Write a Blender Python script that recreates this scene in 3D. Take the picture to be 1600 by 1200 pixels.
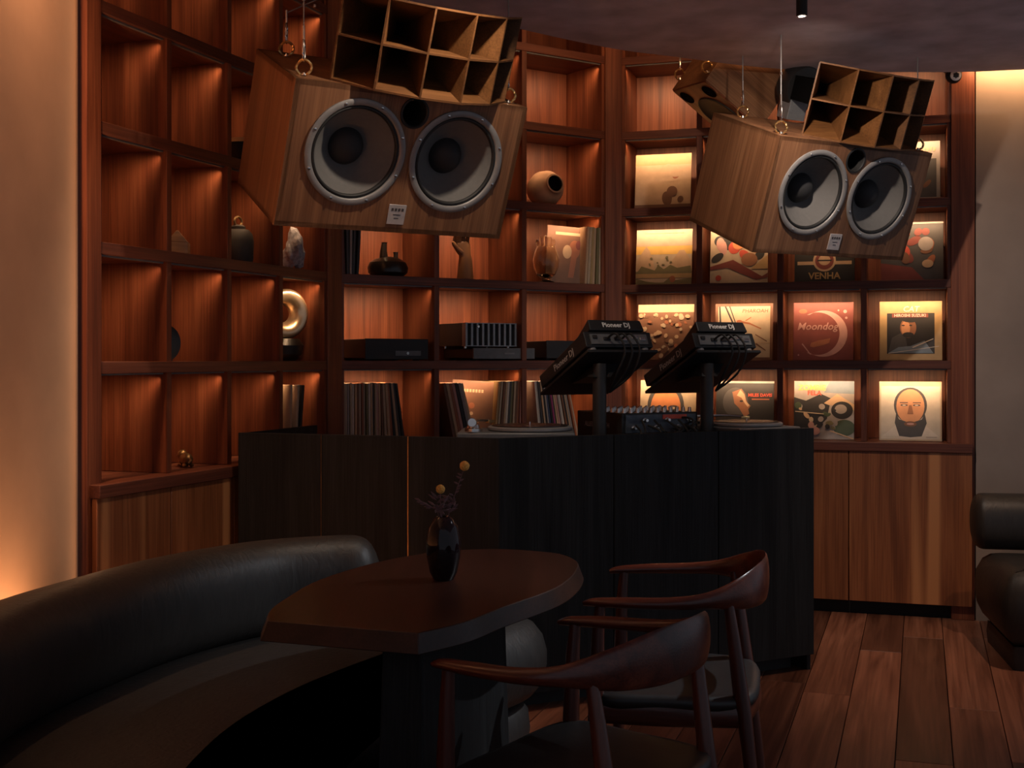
import bpy, bmesh, math, random
from mathutils import Vector, Matrix, Euler
S = bpy.context.scene
COL = S.collection
for o in list(bpy.data.objects): bpy.data.objects.remove(o)
rnd = random.Random(7)
R = math.radians
sin, cos, pi = math.sin, math.cos, math.pi

# ---------------------------------------------------------------- camera
FPX, HX, HY, CAMH = 1950.0, 800.0, 560.0, 1.31
cd = bpy.data.cameras.new('camera'); cam = bpy.data.objects.new('camera', cd); COL.objects.link(cam)
cam.location = (0, 0, CAMH); cam.rotation_euler = (R(90), 0, 0)
cd.sensor_width = 36; cd.sensor_fit = 'HORIZONTAL'; cd.lens = 36*FPX/1600
cd.shift_y = -(600-HY)/1600
cd.clip_start = .05; cd.clip_end = 60
S.camera = cam
# ---------------------------------------------------------------- exposure, world, room lamps
S.view_settings.view_transform = 'Standard'; S.view_settings.look = 'None'
S.view_settings.exposure = 0.0; S.view_settings.gamma = 1.0; S.view_settings.use_curve_mapping = False
W = bpy.data.worlds.new('world'); S.world = W; W.use_nodes = True
bg = W.node_tree.nodes['Background']; bg.inputs[0].default_value = (.58, .62, .74, 1); bg.inputs[1].default_value = .32

LED_COL = (1.0, .61, .33)
LED_W = .80
SPOTS = [ # lamp position, aim, watts, cone, blend, colour
    ((-.03, 4.0, 2.645), (-.33, 4.44, 2.02), 28, 95, .5, (1, .80, .62)),
    ((1.103, 4.75, 2.613), (1.32, 5.48, 2.10), 62, 100, .9, (1, .82, .68)),
    ((1.95, 3.9, 2.60), (.06, 3.6, .45), 170, 34, .8, (.92, .95, 1)),
    ((2.20, 4.60, 2.60), (1.80, 5.3, .0), 70, 60, 1, (1, .66, .45)),
]
COVE_W, WALLWASH_W = 7.0, 30.0

# ---------------------------------------------------------------- materials
MAT = {}
def newmat(name):
    m = bpy.data.materials.new(name); m.use_nodes = True; MAT[name] = m
    return m, m.node_tree, m.node_tree.nodes['Principled BSDF']
def noise_chain(nt, scale, detail=4, dist=0.0, stretch=(1, 1, 1), rand=True, coord='Object'):
    n = nt.nodes; l = nt.links
    tc = n.new('ShaderNodeTexCoord'); mp = n.new('ShaderNodeMapping'); mp.inputs['Scale'].default_value = stretch
    src = tc.outputs[coord]
    if rand:
        oi = n.new('ShaderNodeObjectInfo'); mu = n.new('ShaderNodeMath'); mu.operation = 'MULTIPLY'; mu.inputs[1].default_value = 23.7
        l.new(oi.outputs['Random'], mu.inputs[0])
        ad = n.new('ShaderNodeVectorMath'); ad.operation = 'ADD'
        l.new(src, ad.inputs[0]); l.new(mu.outputs[0], ad.inputs[1]); src = ad.outputs[0]
    l.new(src, mp.inputs[0])
    nz = n.new('ShaderNodeTexNoise'); nz.inputs['Scale'].default_value = scale; nz.inputs['Detail'].default_value = detail
    nz.inputs['Distortion'].default_value = dist
    l.new(mp.outputs[0], nz.inputs[0])
    return nz
def ramp(nt, fac, stops):
    r = nt.nodes.new('ShaderNodeValToRGB'); nt.links.new(fac, r.inputs[0])
    e = r.color_ramp.elements
    while len(e) < len(stops): e.new(.5)
    for k, (p, c) in enumerate(stops): e[k].position = p; e[k].color = (*c, 1)
    return r
def mixc(nt, a, b, fac, mode='MIX'):
    m = nt.nodes.new('ShaderNodeMix'); m.data_type = 'RGBA'; m.blend_type = mode
    if isinstance(fac, float): m.inputs[0].default_value = fac
    else: nt.links.new(fac, m.inputs[0])
    for s, v in ((6, a), (7, b)):
        if isinstance(v, tuple): m.inputs[s].default_value = (*v, 1)
        else: nt.links.new(v, m.inputs[s])
    return m.outputs[2]
def wood(name, dark, mid, light, axis='z', rough=.42, sc=1.0, tone=.35, sap=None, spec=.4, swirl=.9):
    m, nt, b = newmat(name)
    st = [11*sc]*3; st['xyz'.index(axis)] = .75*sc
    n1 = noise_chain(nt, 1.0, 5, swirl, tuple(st))
    r1 = ramp(nt, n1.outputs['Fac'], [(.28, dark), (.5, mid), (.74, light)])
    st2 = [150*sc]*3; st2['xyz'.index(axis)] = 3*sc
    n2 = noise_chain(nt, 1.0, 3, .2, tuple(st2))
    r2 = ramp(nt, n2.outputs['Fac'], [(.3, (.55, .5, .48)), (.62, (1, 1, 1))])
    c = mixc(nt, r1.outputs[0], r2.outputs[0], .75, 'MULTIPLY')
    if sap:
        st3 = [5.5]*3; st3['xyz'.index(axis)] = .12
        n3 = noise_chain(nt, 1.0, 1, .3, tuple(st3))
        r3 = ramp(nt, n3.outputs['Fac'], [(.60, (0, 0, 0)), (.64, (1, 1, 1)), (.70, (1, 1, 1)), (.74, (0, 0, 0))])
        c = mixc(nt, c, sap, r3.outputs[0])
    oi = nt.nodes.new('ShaderNodeObjectInfo'); mr = nt.nodes.new('ShaderNodeMapRange')
    mr.inputs[3].default_value = 1-tone; mr.inputs[4].default_value = 1+tone
    nt.links.new(oi.outputs['Random'], mr.inputs[0])
    vm = nt.nodes.new('ShaderNodeVectorMath'); vm.operation = 'SCALE'
    nt.links.new(c, vm.inputs[0]); nt.links.new(mr.outputs[0], vm.inputs['Scale'])
    nt.links.new(vm.outputs[0], b.inputs['Base Color'])
    b.inputs['Roughness'].default_value = rough; b.inputs['Specular IOR Level'].default_value = spec
    bp = nt.nodes.new('ShaderNodeBump'); bp.inputs['Strength'].default_value = .12; bp.inputs['Distance'].default_value = .002
    nt.links.new(n2.outputs['Fac'], bp.inputs['Height']); nt.links.new(bp.outputs[0], b.inputs['Normal'])
    return m
def plain(name, col, rough=.5, metal=0.0, var=.12, scale=30, bump=0.0, spec=.5, dist=0.0, stretch=(1, 1, 1), emit=None, trans=0.0):
    m, nt, b = newmat(name)
    nz = noise_chain(nt, scale, 4, dist, stretch)
    lo = tuple(max(0, c*(1-var)) for c in col); hi = tuple(min(1, c*(1+var)) for c in col)
    r = ramp(nt, nz.outputs['Fac'], [(.3, lo), (.7, hi)])
    nt.links.new(r.outputs[0], b.inputs['Base Color'])
    b.inputs['Roughness'].default_value = rough; b.inputs['Metallic'].default_value = metal
    b.inputs['Specular IOR Level'].default_value = spec
    if trans: b.inputs['Transmission Weight'].default_value = trans
    if bump:
        bp = nt.nodes.new('ShaderNodeBump'); bp.inputs['Strength'].default_value = bump; bp.inputs['Distance'].default_value = .004
        nt.links.new(nz.outputs['Fac'], bp.inputs['Height']); nt.links.new(bp.outputs[0], b.inputs['Normal'])
    if emit: b.inputs['Emission Color'].default_value = (*emit[0], 1); b.inputs['Emission Strength'].default_value = emit[1]
    return m
wood('walnut', (.11, .028, .013), (.21, .060, .026), (.32, .105, .046), 'z', .45, tone=.18)
wood('walnut_board', (.09, .026, .016), (.155, .047, .026), (.22, .075, .038), 'x', .45, tone=.1)
wood('walnut_base', (.18, .056, .020), (.30, .10, .036), (.40, .145, .055), 'z', .42, tone=.1, sap=(.52, .22, .085))
wood('speaker_walnut', (.14, .060, .026), (.22, .10, .045), (.31, .15, .07), 'z', .5, tone=.05)
wood('horn_ply', (.095, .038, .012), (.145, .060, .018), (.20, .085, .028), 'x', .5, tone=.05)
wood('floor_oak', (.12, .045, .027), (.21, .085, .05), (.32, .14, .085), 'x', .38, sc=.55, tone=.52, swirl=3.4)
wood('rosewood', (.035, .007, .004), (.08, .016, .008), (.14, .034, .016), 'y', .28, sc=1.5, tone=.05, spec=.5)
wood('rosewood_leg', (.035, .007, .004), (.07, .015, .008), (.11, .028, .014), 'z', .3, sc=1.5, tone=.05, spec=.5)
wood('table_wood', (.014, .005, .003), (.026, .009, .005), (.045, .014, .008), 'y', .36, sc=1.0, tone=.02, spec=.35)
wood('black_wood', (.012, .0128, .0136), (.0185, .0197, .0208), (.026, .0275, .029), 'z', .6, sc=1.3, tone=.06, spec=.14)
plain('plaster', (.54, .33, .21), .62, var=.10, scale=3.5, bump=.05)
plain('plaster_right', (.34, .26, .21), .75, var=.10, scale=4, bump=.08)
plain('ceiling_plaster', (.58, .52, .58), .8, var=.22, scale=5, bump=.15, spec=.2)
plain('dark_structure', (.05, .045, .045), .85, var=.1)
plain('toe_kick', (.012, .010, .009), .7)
plain('leather', (.022, .019, .017), .5, var=.2, scale=14, bump=.45, spec=.5, dist=1.2, stretch=(2.5, 2.5, .6))
plain('leather_seat', (.011, .010, .010), .45, var=.2, scale=40, bump=.08, spec=.5)
plain('cone_paper', (.13, .125, .12), .8, var=.05, scale=60, bump=.1)
plain('cone_dust_cap', (.022, .022, .024), .7, var=.1, bump=.05)
plain('rubber', (.012, .012, .012), .6)
plain('driver_frame', (.26, .25, .245), .5, .3, var=.08)
plain('steel', (.75, .72, .68), .25, 1.0, var=.05)
plain('brass', (.75, .50, .22), .3, 1.0, var=.1)
plain('pale_gold', (.62, .46, .30), .28, .85, var=.08)
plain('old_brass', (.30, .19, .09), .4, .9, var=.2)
plain('badge_metal', (.50, .45, .44), .5, .3)
plain('ink_dark', (.06, .05, .05), .6)
plain('gear_black', (.018, .018, .019), .45, var=.1, spec=.4)
plain('gear_grey', (.15, .155, .16), .5, .3)
plain('gear_blue', (.06, .075, .10), .4)
plain('fin_metal', (.32, .33, .34), .45, .6)
plain('white_ink', (.80, .78, .74), .6, var=.02)
plain('grey_ink', (.42, .40, .38), .6, var=.02)
plain('clay', (.42, .24, .14), .8, var=.25, scale=14, bump=.2)
plain('hole_black', (.004, .004, .004), .95, spec=.05)
plain('black_ceramic', (.020, .013, .010), .3, var=.3, scale=12)
plain('jar_grey', (.045, .036, .03), .7, var=.2, scale=20, bump=.15)
plain('rock_white', (.38, .35, .36), .7, var=.45, scale=45, bump=.6)
plain('tan_wood', (.50, .27, .12), .5, var=.2, scale=8, stretch=(1, 1, 8))
plain('carved_wood', (.20, .095, .045), .45, var=.3, scale=16, stretch=(1, 1, .25), bump=.1)
plain('vase_black', (.012, .006, .007), .06, var=.1, spec=.3)
plain('flower_yellow', (.60, .30, .06), .9, var=.3, scale=300, bump=.5)
plain('dried_stem', (.11, .06, .065), .8, var=.3)
plain('acrylic', (.8, .8, .8), .2)
plain('vinyl', (.008, .008, .008), .25)
plain('led_lens', (.9, .7, .5), .5, emit=((1, .5, .2), 2.0))
plain('lamp_lens', (.9, .9, .85), .5, emit=((1, .85, .7), 6.0))
m, nt, b = newmat('glass')
b.inputs['Base Color'].default_value = (.97, .90, .78, 1); b.inputs['Roughness'].default_value = .02
b.inputs['Transmission Weight'].default_value = 1.0; b.inputs['IOR'].default_value = 1.35
SLEEVES = {
    'cream': (.46, .35, .24), 'tan': (.50, .33, .20), 'white': (.60, .53, .45), 'grey': (.30, .26, .24), 'brown': (.17, .075, .04),
    'rust': (.33, .11, .05), 'black': (.022, .02, .02), 'dark blue': (.04, .055, .11), 'maroon': (.20, .045, .035), 'magenta': (.30, .035, .13),
    'olive': (.18, .15, .07), 'pink': (.50, .26, .22), 'charcoal': (.06, .055, .055), 'red': (.50, .07, .04), 'orange': (.60, .22, .08), 'yellow': (.65, .40, .10),
    'gold': (.42, .27, .12), 'dark green': (.05, .07, .035), 'skin': (.55, .26, .13), 'dark skin': (.26, .11, .055), 'pale': (.54, .47, .38), 'steel blue': (.16, .20, .24)}
for k, c in SLEEVES.items(): plain('paper_'+k.replace(' ', '_'), c, .55, var=.08, scale=25)
def pm(k): return MAT['paper_'+k.replace(' ', '_')]

# ---------------------------------------------------------------- mesh builder
class MB:
    def __init__(s): s.v = []; s.f = []; s.m = []
    def add(s, vs, fs, mi=0):
        o = len(s.v); s.v += [tuple(v) for v in vs]
        for f in fs: s.f.append([o+i for i in f]); s.m.append(mi)
        return s
    def box(s, c, d, rot=None, mi=0):
        x, y, z = (k/2 for k in d); vs = []
        for sx, sy, sz in ((-1,-1,-1),(1,-1,-1),(1,1,-1),(-1,1,-1),(-1,-1,1),(1,-1,1),(1,1,1),(-1,1,1)):
            p = Vector((sx*x, sy*y, sz*z))
            if rot is not None: p = rot @ p
            vs.append(p+Vector(c))
        return s.add(vs, [(0,3,2,1),(4,5,6,7),(0,1,5,4),(1,2,6,5),(2,3,7,6),(3,0,4,7)], mi)
    def hexa(s, vs, mi=0):  # 8 corners, bottom ring then top ring (counter-clockwise)
        return s.add(vs, [(0,3,2,1),(4,5,6,7),(0,1,5,4),(1,2,6,5),(2,3,7,6),(3,0,4,7)], mi)
    def prism(s, poly, z0, z1, mi=0, poly2=None):
        n = len(poly); p2 = poly2 or poly
        vs = [(x, y, z0) for x, y in poly]+[(x, y, z1) for x, y in p2]
        return s.add(vs, [list(range(n))[::-1], list(range(n, 2*n))]+[(i, (i+1) % n, n+(i+1) % n, n+i) for i in range(n)], mi)
    def rings(s, rings, cap0=True, cap1=True, closed=False, mi=0):
        n = len(rings[0]); vs = [p for r in rings for p in r]; fs = []
        K = len(rings)
        for k in range(K-1 if not closed else K):
            a = k*n; b_ = ((k+1) % K)*n
            for i in range(n): j = (i+1) % n; fs.append((a+i, a+j, b_+j, b_+i))
        if cap0 and not closed: fs.append(list(range(n))[::-1])
        if cap1 and not closed: fs.append(list(range((K-1)*n, K*n)))
        return s.add(vs, fs, mi)
    def tube(s, path, r, n=8, mi=0, up=(0, 0, 1), flat=None, closed=False):
        path = [Vector(p) for p in path]; K = len(path); rs = []
        for k, p in enumerate(path):
            a = path[max(k-1, 0)] if not closed else path[k-1]; b_ = path[min(k+1, K-1)] if not closed else path[(k+1) % K]
            t = (b_-a).normalized(); u = Vector(up)
            if abs(t.dot(u)) > .97: u = Vector((1, 0, 0)) if abs(t.x) < .9 else Vector((0, 1, 0))
            x = t.cross(u).normalized(); y = x.cross(t).normalized()
            rr = r[k] if isinstance(r, list) else r
            rx, ry = rr if isinstance(rr, (list, tuple)) else (rr, rr)
            rs.append([p+x*rx*cos(2*pi*i/n)+y*ry*sin(2*pi*i/n) for i in range(n)])
        return s.rings(rs, closed=closed, mi=mi)
    def lathe(s, prof, n=32, M=None, mi=0, cap0=False, cap1=False):
        rs = []
        for r, z in prof:
            ring = [Vector((r*cos(2*pi*i/n), r*sin(2*pi*i/n), z)) for i in range(n)]
            rs.append([M @ p for p in ring] if M is not None else ring)
        return s.rings(rs, cap0, cap1, mi=mi)
    def ball(s, c, r, n=12, mi=0, M=None):
        r = r if isinstance(r, (tuple, list)) else (r, r, r); prof = []; rs = []
        for k in range(n//2+1):
            a = -pi/2+pi*k/(n//2); q = max(cos(a), .001)
            ring = [Vector((r[0]*q*cos(2*pi*i/n), r[1]*q*sin(2*pi*i/n), r[2]*sin(a))) for i in range(n)]
            rs.append([(M @ p if M is not None else p)+Vector(c) for p in ring])
        return s.rings(rs, mi=mi)
    def build(s, name, mat, parent=None, smooth=35, bevel=0, seg=2, sub=0, mw=None):
        me = bpy.data.meshes.new(name); me.from_pydata(s.v, [], s.f)
        mats = mat if isinstance(mat, (list, tuple)) else [mat]
        for q in mats: me.materials.append(MAT[q] if isinstance(q, str) else q)
        if len(mats) > 1: me.polygons.foreach_set('material_index', s.m)
        bm = bmesh.new(); bm.from_mesh(me); bmesh.ops.recalc_face_normals(bm, faces=bm.faces); bm.to_mesh(me); bm.free()
        if smooth:
            me.polygons.foreach_set('use_smooth', [True]*len(me.polygons))
            me.set_sharp_from_angle(angle=R(smooth))
        o = bpy.data.objects.new(name, me); COL.objects.link(o)
        if parent: o.parent = parent
        if mw is not None: o.matrix_local = mw
        if bevel:
            q = o.modifiers.new('bevel', 'BEVEL'); q.width = bevel; q.segments = seg; q.limit_method = 'ANGLE'; q.angle_limit = R(40)
        if sub:
            q = o.modifiers.new('subdivision', 'SUBSURF'); q.levels = sub; q.render_levels = sub
        return o
def tag(o, label=None, cat=None, group=None, kind=None):
    if label: o['label'] = label
    if cat: o['category'] = cat
    if group: o['group'] = group
    if kind: o['kind'] = kind
    return o
def thing(name, loc, rz=0.0, label=None, cat=None, group=None, kind=None, mat=None):
    o = bpy.data.objects.new(name, None); COL.objects.link(o); o.empty_display_size = .1
    if mat is not None: o.matrix_world = mat
    else: o.location = loc; o.rotation_euler = (0, 0, rz)
    return tag(o, label, cat, group, kind)
KIDS = {}
def copy_tree(o, parent=None):
    c = o.copy(); COL.objects.link(c)
    if parent: c.parent = parent
    for ch in [k for k in bpy.data.objects if k.parent == o]: copy_tree(ch, c)
    return c
def text_part(txt, size, M, mat, parent, name='lettering', bold=0.0, align='CENTER', shear=0.0, squash=1.0):
    cu = bpy.data.curves.new('t', 'FONT'); cu.body = txt; cu.size = size; cu.align_x = align; cu.align_y = 'CENTER'
    cu.extrude = .0004; cu.offset = bold; cu.shear = shear; cu.resolution_u = 2
    ob = bpy.data.objects.new('t', cu); COL.objects.link(ob)
    dg = bpy.context.evaluated_depsgraph_get(); dg.update()
    me = bpy.data.meshes.new_from_object(ob.evaluated_get(dg)); bpy.data.objects.remove(ob)
    me.name = name; me.materials.clear(); me.materials.append(MAT[mat] if isinstance(mat, str) else mat)
    o = bpy.data.objects.new(name, me); COL.objects.link(o); o.parent = parent
    o.matrix_local = M @ Matrix.Diagonal((squash, 1, 1, 1))
    return o
def catmull(P, n=8, closed=False):
    P = [Vector(p) for p in P]; out = []; K = len(P)
    for k in range(K if closed else K-1):
        if closed: p0, p1, p2, p3 = P[k-1], P[k], P[(k+1) % K], P[(k+2) % K]
        else: p0, p1, p2, p3 = P[max(k-1, 0)], P[k], P[k+1], P[min(k+2, K-1)]
        for i in range(n):
            t = i/n
            out.append(.5*((2*p1)+(p2-p0)*t+(2*p0-5*p1+4*p2-p3)*t*t+(3*p1-p0-3*p2+p3)*t**3))
    if not closed: out.append(P[-1])
    return out
def area(name, M, sx, sy, watts, col, spread=180, parent=None, data=None):
    if data is None:
        data = bpy.data.lights.new(name, 'AREA'); data.shape = 'RECTANGLE'; data.size = sx; data.size_y = sy
        data.energy = watts; data.color = col; data.spread = R(spread)
    o = bpy.data.objects.new(name, data); COL.objects.link(o)
    if parent: o.parent = parent; o.matrix_local = M
    else: o.matrix_world = M
    return o, data
def ray_at_y(px, py, Y): return Vector(((px-HX)/FPX*Y, Y, CAMH-(py-HY)/FPX*Y))
def ray_at_z(px, py, z):
    Y = (CAMH-z)*FPX/(py-HY); return Vector(((px-HX)/FPX*Y, Y, z))

# ---------------------------------------------------------------- room shell
CEIL = 2.70
fl = MB().box((.6, 3.4, -.06), (7.2, 8.4, .08)).build('floor', 'toe_kick', smooth=0); tag(fl, kind='structure')
pa = math.atan2(.95, .311); pu = Vector((cos(pa), sin(pa), 0)); pv = Vector((-sin(pa), cos(pa), 0))
PW = .18; plank_mesh = None
o0 = Vector((1.0, 4.0, 0)); cnt = 0
for r_ in range(-20, 17):
    off = rnd.uniform(0, 1.9)
    for k in range(-4, 4):
        c = o0+pv*(r_*PW+.055)+pu*(k*1.9+off)
        if not (-1.7 < c.x < 3.6 and .9 < c.y < 7.0): continue
        a_, b_ = c-pu*.95, c+pu*.95
        if plank_mesh is None:
            p = MB().box((0, 0, 0), (1.897, PW-.003, .02)).build('plank', 'floor_oak', fl, smooth=0, bevel=.0012, seg=1); plank_mesh = p.data
        else:
            q = p.copy(); COL.objects.link(q); q.parent = fl; p0 = p; p_ = q
        t_ = p if cnt == 0 else p_
        t_.location = (c.x, c.y, -.010); t_.rotation_euler = (0, 0, pa); cnt += 1
# ceiling with its curved free edge, and the upper ceiling behind it
edge = catmull([(-2.0, 2.6), (-1.5, 3.45), (-1.0, 4.05), (-.45, 4.80), (.03, 5.26), (.427, 5.58), (.73, 5.74), (1.32, 6.0), (2.09, 6.06), (2.6, 5.98), (3.9, 5.75)], 6)
poly = [(-2.0, -.6)]+[(3.9, -.6)]+[(p.x, p.y) for p in reversed([Vector((e[0], e[1], 0)) for e in edge])] if False else None
edge2 = [(e[0], e[1]) for e in catmull([(x, y, 0) for x, y in [(-2.0, 2.6), (-1.5, 3.45), (-1.0, 4.05), (-.45, 4.80), (.03, 5.26), (.427, 5.58), (.73, 5.74), (1.32, 6.0), (2.09, 6.06), (2.6, 5.98), (3.9, 5.75)]], 6)]
ce = MB().prism([(3.9, .3), (-2.0, .3)][::1]+edge2, CEIL, CEIL+.09).build('ceiling', 'ceiling_plaster', smooth=30); tag(ce, kind='structure')
cu_ = MB().box((.9, 4.9, 3.24), (6.0, 5.6, .08)).build('ceiling', 'dark_structure', smooth=0); tag(cu_, kind='structure')
# left wall (plaster), right wall, wall behind the shelves
LW0 = Vector((-1.442, 4.145, 0)); LW1 = Vector((-1.66, .6, 0))
def wall(name, A, B, z0, z1, th, mat):
    d = (B-A).normalized(); n = Vector((-d.y, d.x, 0))
    w = MB().prism([(A.x, A.y), (B.x, B.y), (B.x+n.x*th, B.y+n.y*th), (A.x+n.x*th, A.y+n.y*th)], z0, z1).build(name, mat, smooth=0)
    return tag(w, kind='structure')
wall('wall_left', LW1, LW0, -.02, 3.2, .12, 'plaster')
wall('wall_right', Vector((2.318, 6.235, 0)), Vector((4.0, 5.93, 0)), -.02, 3.2, .12, 'plaster_right')
wall('wall_back', Vector((-2.0, 7.25, 0)), Vector((3.6, 7.25, 0)), -.02, 3.2, .1, 'dark_structure')
wall('wall_far_left', Vector((-2.0, 4.3, 0)), Vector((-2.0, 7.3, 0)), -.02, 3.2, .1, 'dark_structure')

# ---------------------------------------------------------------- shelving
SH = dict(E=.885, D=1.299, C=1.709, B=2.122, A=2.537)      # shelf top heights
UNDER = dict(E=1.257, D=1.667, C=2.080, B=2.495, A=2.900)  # underside above each row
TH, DT, DEPTH = .042, .03, .325
class Bay: pass
def make_bay(key, P0, P1, n, name, label):
    b = Bay(); b.P0 = Vector((*P0, 0)); b.P1 = Vector((*P1, 0)); d = b.P1-b.P0; b.L = d.length; b.u = d.normalized(); b.v = Vector((-b.u.y, b.u.x, 0)); b.n = n
    b.rz = math.atan2(b.u.y, b.u.x); b.cw = b.L/n
    b.root = thing(name, b.P0, b.rz, label, 'shelving'); ro = b.root
    for z in [SH[k] for k in 'DCBA']+[2.942]:
        MB().box((b.L/2, DEPTH/2, z-TH/2), (b.L, DEPTH, TH)).build('shelf_board', 'walnut_board', ro, bevel=.0015, seg=1)
    for k in range(n+1):
        x = k*b.cw; x = DT/2-.012 if k == 0 else (b.L-DT/2+.012 if k == n else x)
        MB().box((x, DEPTH/2+.003, (.885+3.19)/2), (DT, DEPTH-.002, 3.19-.885)).build('divider', 'walnut', ro, bevel=.0012, seg=1)
    for k in range(n):
        MB().box(((k+.5)*b.cw, DEPTH+.012, (.885+3.19)/2), (b.cw-.002, .016, 3.19-.885)).build('back_panel', 'walnut', ro, smooth=0)
    lamp = None
    for k in range(n):
        x0 = k*b.cw+DT/2; x1 = (k+1)*b.cw-DT/2
        for row in 'EDCBA':
            z = UNDER[row]
            MB().box(((x0+x1)/2, .022, z-.003), (x1-x0-.01, .012, .006)).build('led_strip', 'gear_grey', ro, smooth=0)
            Mx = Matrix.Translation(((x0+x1)/2, .024, z-.014)) @ Matrix.Rotation(R(49), 4, 'X')
            o, lamp = area('led_lamp', Mx, x1-x0-.02, .010, LED_W*(b.cw/.43), LED_COL, 96, ro, lamp)
    b.front = lambda u, v=0, z=0: b.P0+b.u*u+b.v*v+Vector((0, 0, z))
    def u_at(px, v):
        k = (px-HX)/FPX; o = b.P0+b.v*v
        return (k*o.y-o.x)/(b.u.x-k*b.u.y)
    b.u_at = u_at
    return b
BL = make_bay('L', (-1.408, 4.258), (-.855, 5.77), 4, 'bookcase', 'left walnut bookcase bay of narrow lit cubbies beside the plaster wall')
BMd = make_bay('M', (-.804, 5.87), (.501, 6.736), 3, 'bookcase', 'middle walnut bookcase bay of wide lit cubbies holding amplifiers and records')
BR = make_bay('R', (.594, 6.77), (2.206, 6.27), 4, 'bookcase', 'right walnut bookcase bay displaying framed record covers')
def post(A, B, depth, name, label, fwd=.006):
    A = Vector((*A, 0)); B = Vector((*B, 0)); d = (B-A).normalized(); v = Vector((-d.y, d.x, 0))
    a, b_ = A-v*fwd, B-v*fwd
    o = MB().prism([(a.x, a.y), (b_.x, b_.y), ((b_+v*depth).x, (b_+v*depth).y), ((a+v*depth).x, (a+v*depth).y)], .0, 3.19).build(name, 'walnut', smooth=0, bevel=.002, seg=1)
    return tag(o, kind='structure')
post((-1.4325, 4.190), (-1.4075, 4.262), .30, 'trim_1', '')
post((-.856, 5.769), (-.804, 5.871), .22, 'trim_2', '')
post((.501, 6.736), (.594, 6.771), .25, 'trim_3', '')
post((2.206, 6.27), (2.312, 6.238), .33, 'trim_4', '')
# base cabinets: top board, doors, toe kick
def base_cab(b, ndoor, label, ext0=0.0, ext1=0.0):
    ro = thing('base_cabinet', b.P0, b.rz, label, 'cabinet')
    x0, x1 = -ext0, b.L+ext1; L = x1-x0
    MB().box(((x0+x1)/2, DEPTH/2-.025, .885-.024), (L, DEPTH+.05, .046)).build('worktop', 'walnut_board', ro, bevel=.003, seg=2)
    MB().box(((x0+x1)/2, DEPTH/2+.03, .45), (L, DEPTH-.06, .76)).build('carcass', 'walnut_board', ro, smooth=0)
    w = L/ndoor
    for k in range(ndoor):
        MB().box((x0+(k+.5)*w, -.026, .455), (w-.004, .02, .765)).build('door', 'walnut_base', ro, bevel=.0015, seg=1)
    MB().box(((x0+x1)/2, .05, .035), (L, .05, .07)).build('toe_kick', 'toe_kick', ro, smooth=0)
base_cab(BL, 4, 'walnut base cabinet under the left bookcase bay, behind the leather banquette', .06, 0)
base_cab(BMd, 3, 'walnut base cabinet under the middle bookcase bay, hidden behind the black booth')
base_cab(BR, 3, 'walnut base cabinet with pale sapwood streaks right of the black booth', 0, .10)

# ---------------------------------------------------------------- lamps of the room, with added fill lamps
def spot_lamp(loc, aim, watts, cone, blend, col, label, stem=.1):
    loc = Vector(loc); d = (Vector(aim)-loc).normalized()
    ro = thing('ceiling_spotlight', (loc.x, loc.y, CEIL), 0, label, 'spotlight')
    lz = loc.z-CEIL
    MB().lathe([(.001, 0), (.045, 0), (.045, -.012), (.001, -.012)], 24).build('ceiling_plate', 'gear_black', ro)
    if lz < -.14: MB().tube([(0, 0, -.005), (0, 0, lz+.12)], .010, 10).build('stem', 'gear_black', ro)
    q = Matrix.Translation((0, 0, lz-.004)) @ d.to_track_quat('-Z', 'Y').to_matrix().to_4x4()
    MB().lathe([(.001, max(lz+.13, -.008) if lz < -.14 else -.008), (.021, max(lz+.13, -.008) if lz < -.14 else -.008), (.021, lz+.002), (.018, lz), (.016, lz+.006), (.001, lz+.008)], 24).build('lamp_body', 'gear_black', ro)
    L = bpy.data.lights.new('spot', 'SPOT'); L.energy = watts; L.color = col; L.spot_size = R(cone); L.spot_blend = blend; L.shadow_soft_size = .018
    o = bpy.data.objects.new('lamp_light', L); COL.objects.link(o); o.parent = ro; o.matrix_local = q
    return ro
for k, a in enumerate(SPOTS):
    spot_lamp(*a, ['black ceiling spotlight above the table aimed at the left hanging speaker', 'black tube spotlight on the ceiling above the right hanging speaker',
                   'black ceiling spotlight aimed at the table and banquette end', 'black ceiling spotlight over the plank floor by the right cabinet'][k])
area('cove_lamp', Matrix.Translation((3.0, 6.04, 2.775)) @ Matrix.Rotation(R(-8), 4, 'Z') @ Matrix.Rotation(R(55), 4, 'X'), 1.5, .03, COVE_W, (1, .55, .25), 150)
area('cove_lamp', Matrix.Translation((.95, 5.80, 2.86)) @ Matrix.Rotation(R(23), 4, 'Z') @ Matrix.Rotation(R(125), 4, 'X'), 1.4, .03, 6, (1, .52, .25), 150)  # added unseen lamp, put in to brighten the small third speaker
d = (LW0-LW1).normalized(); lz = math.atan2(d.y, d.x)
pm_ = LW0*.5+Vector((-1.55, 2.5, 0))*.5
nrm = Vector((d.y, -d.x, 0))
area('wall_wash_lamp', Matrix.Translation(LW0-d*1.6+nrm*.07+Vector((0, 0, .30))) @ Matrix.Rotation(lz, 4, 'Z') @ Matrix.Rotation(R(180-20), 4, 'X'), 2.4, .03, WALLWASH_W, (1, .52, .25), 100)
area('wall_top_fill', Matrix.Translation(LW0-d*.66+nrm*.06+Vector((0, 0, 3.05))) @ Matrix.Rotation(lz, 4, 'Z') @ Matrix.Rotation(R(12), 4, 'X'), .8, .04, 22, (1, .54, .28), 90)  # added unseen fill lamp, evens out the light on the left wall
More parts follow.
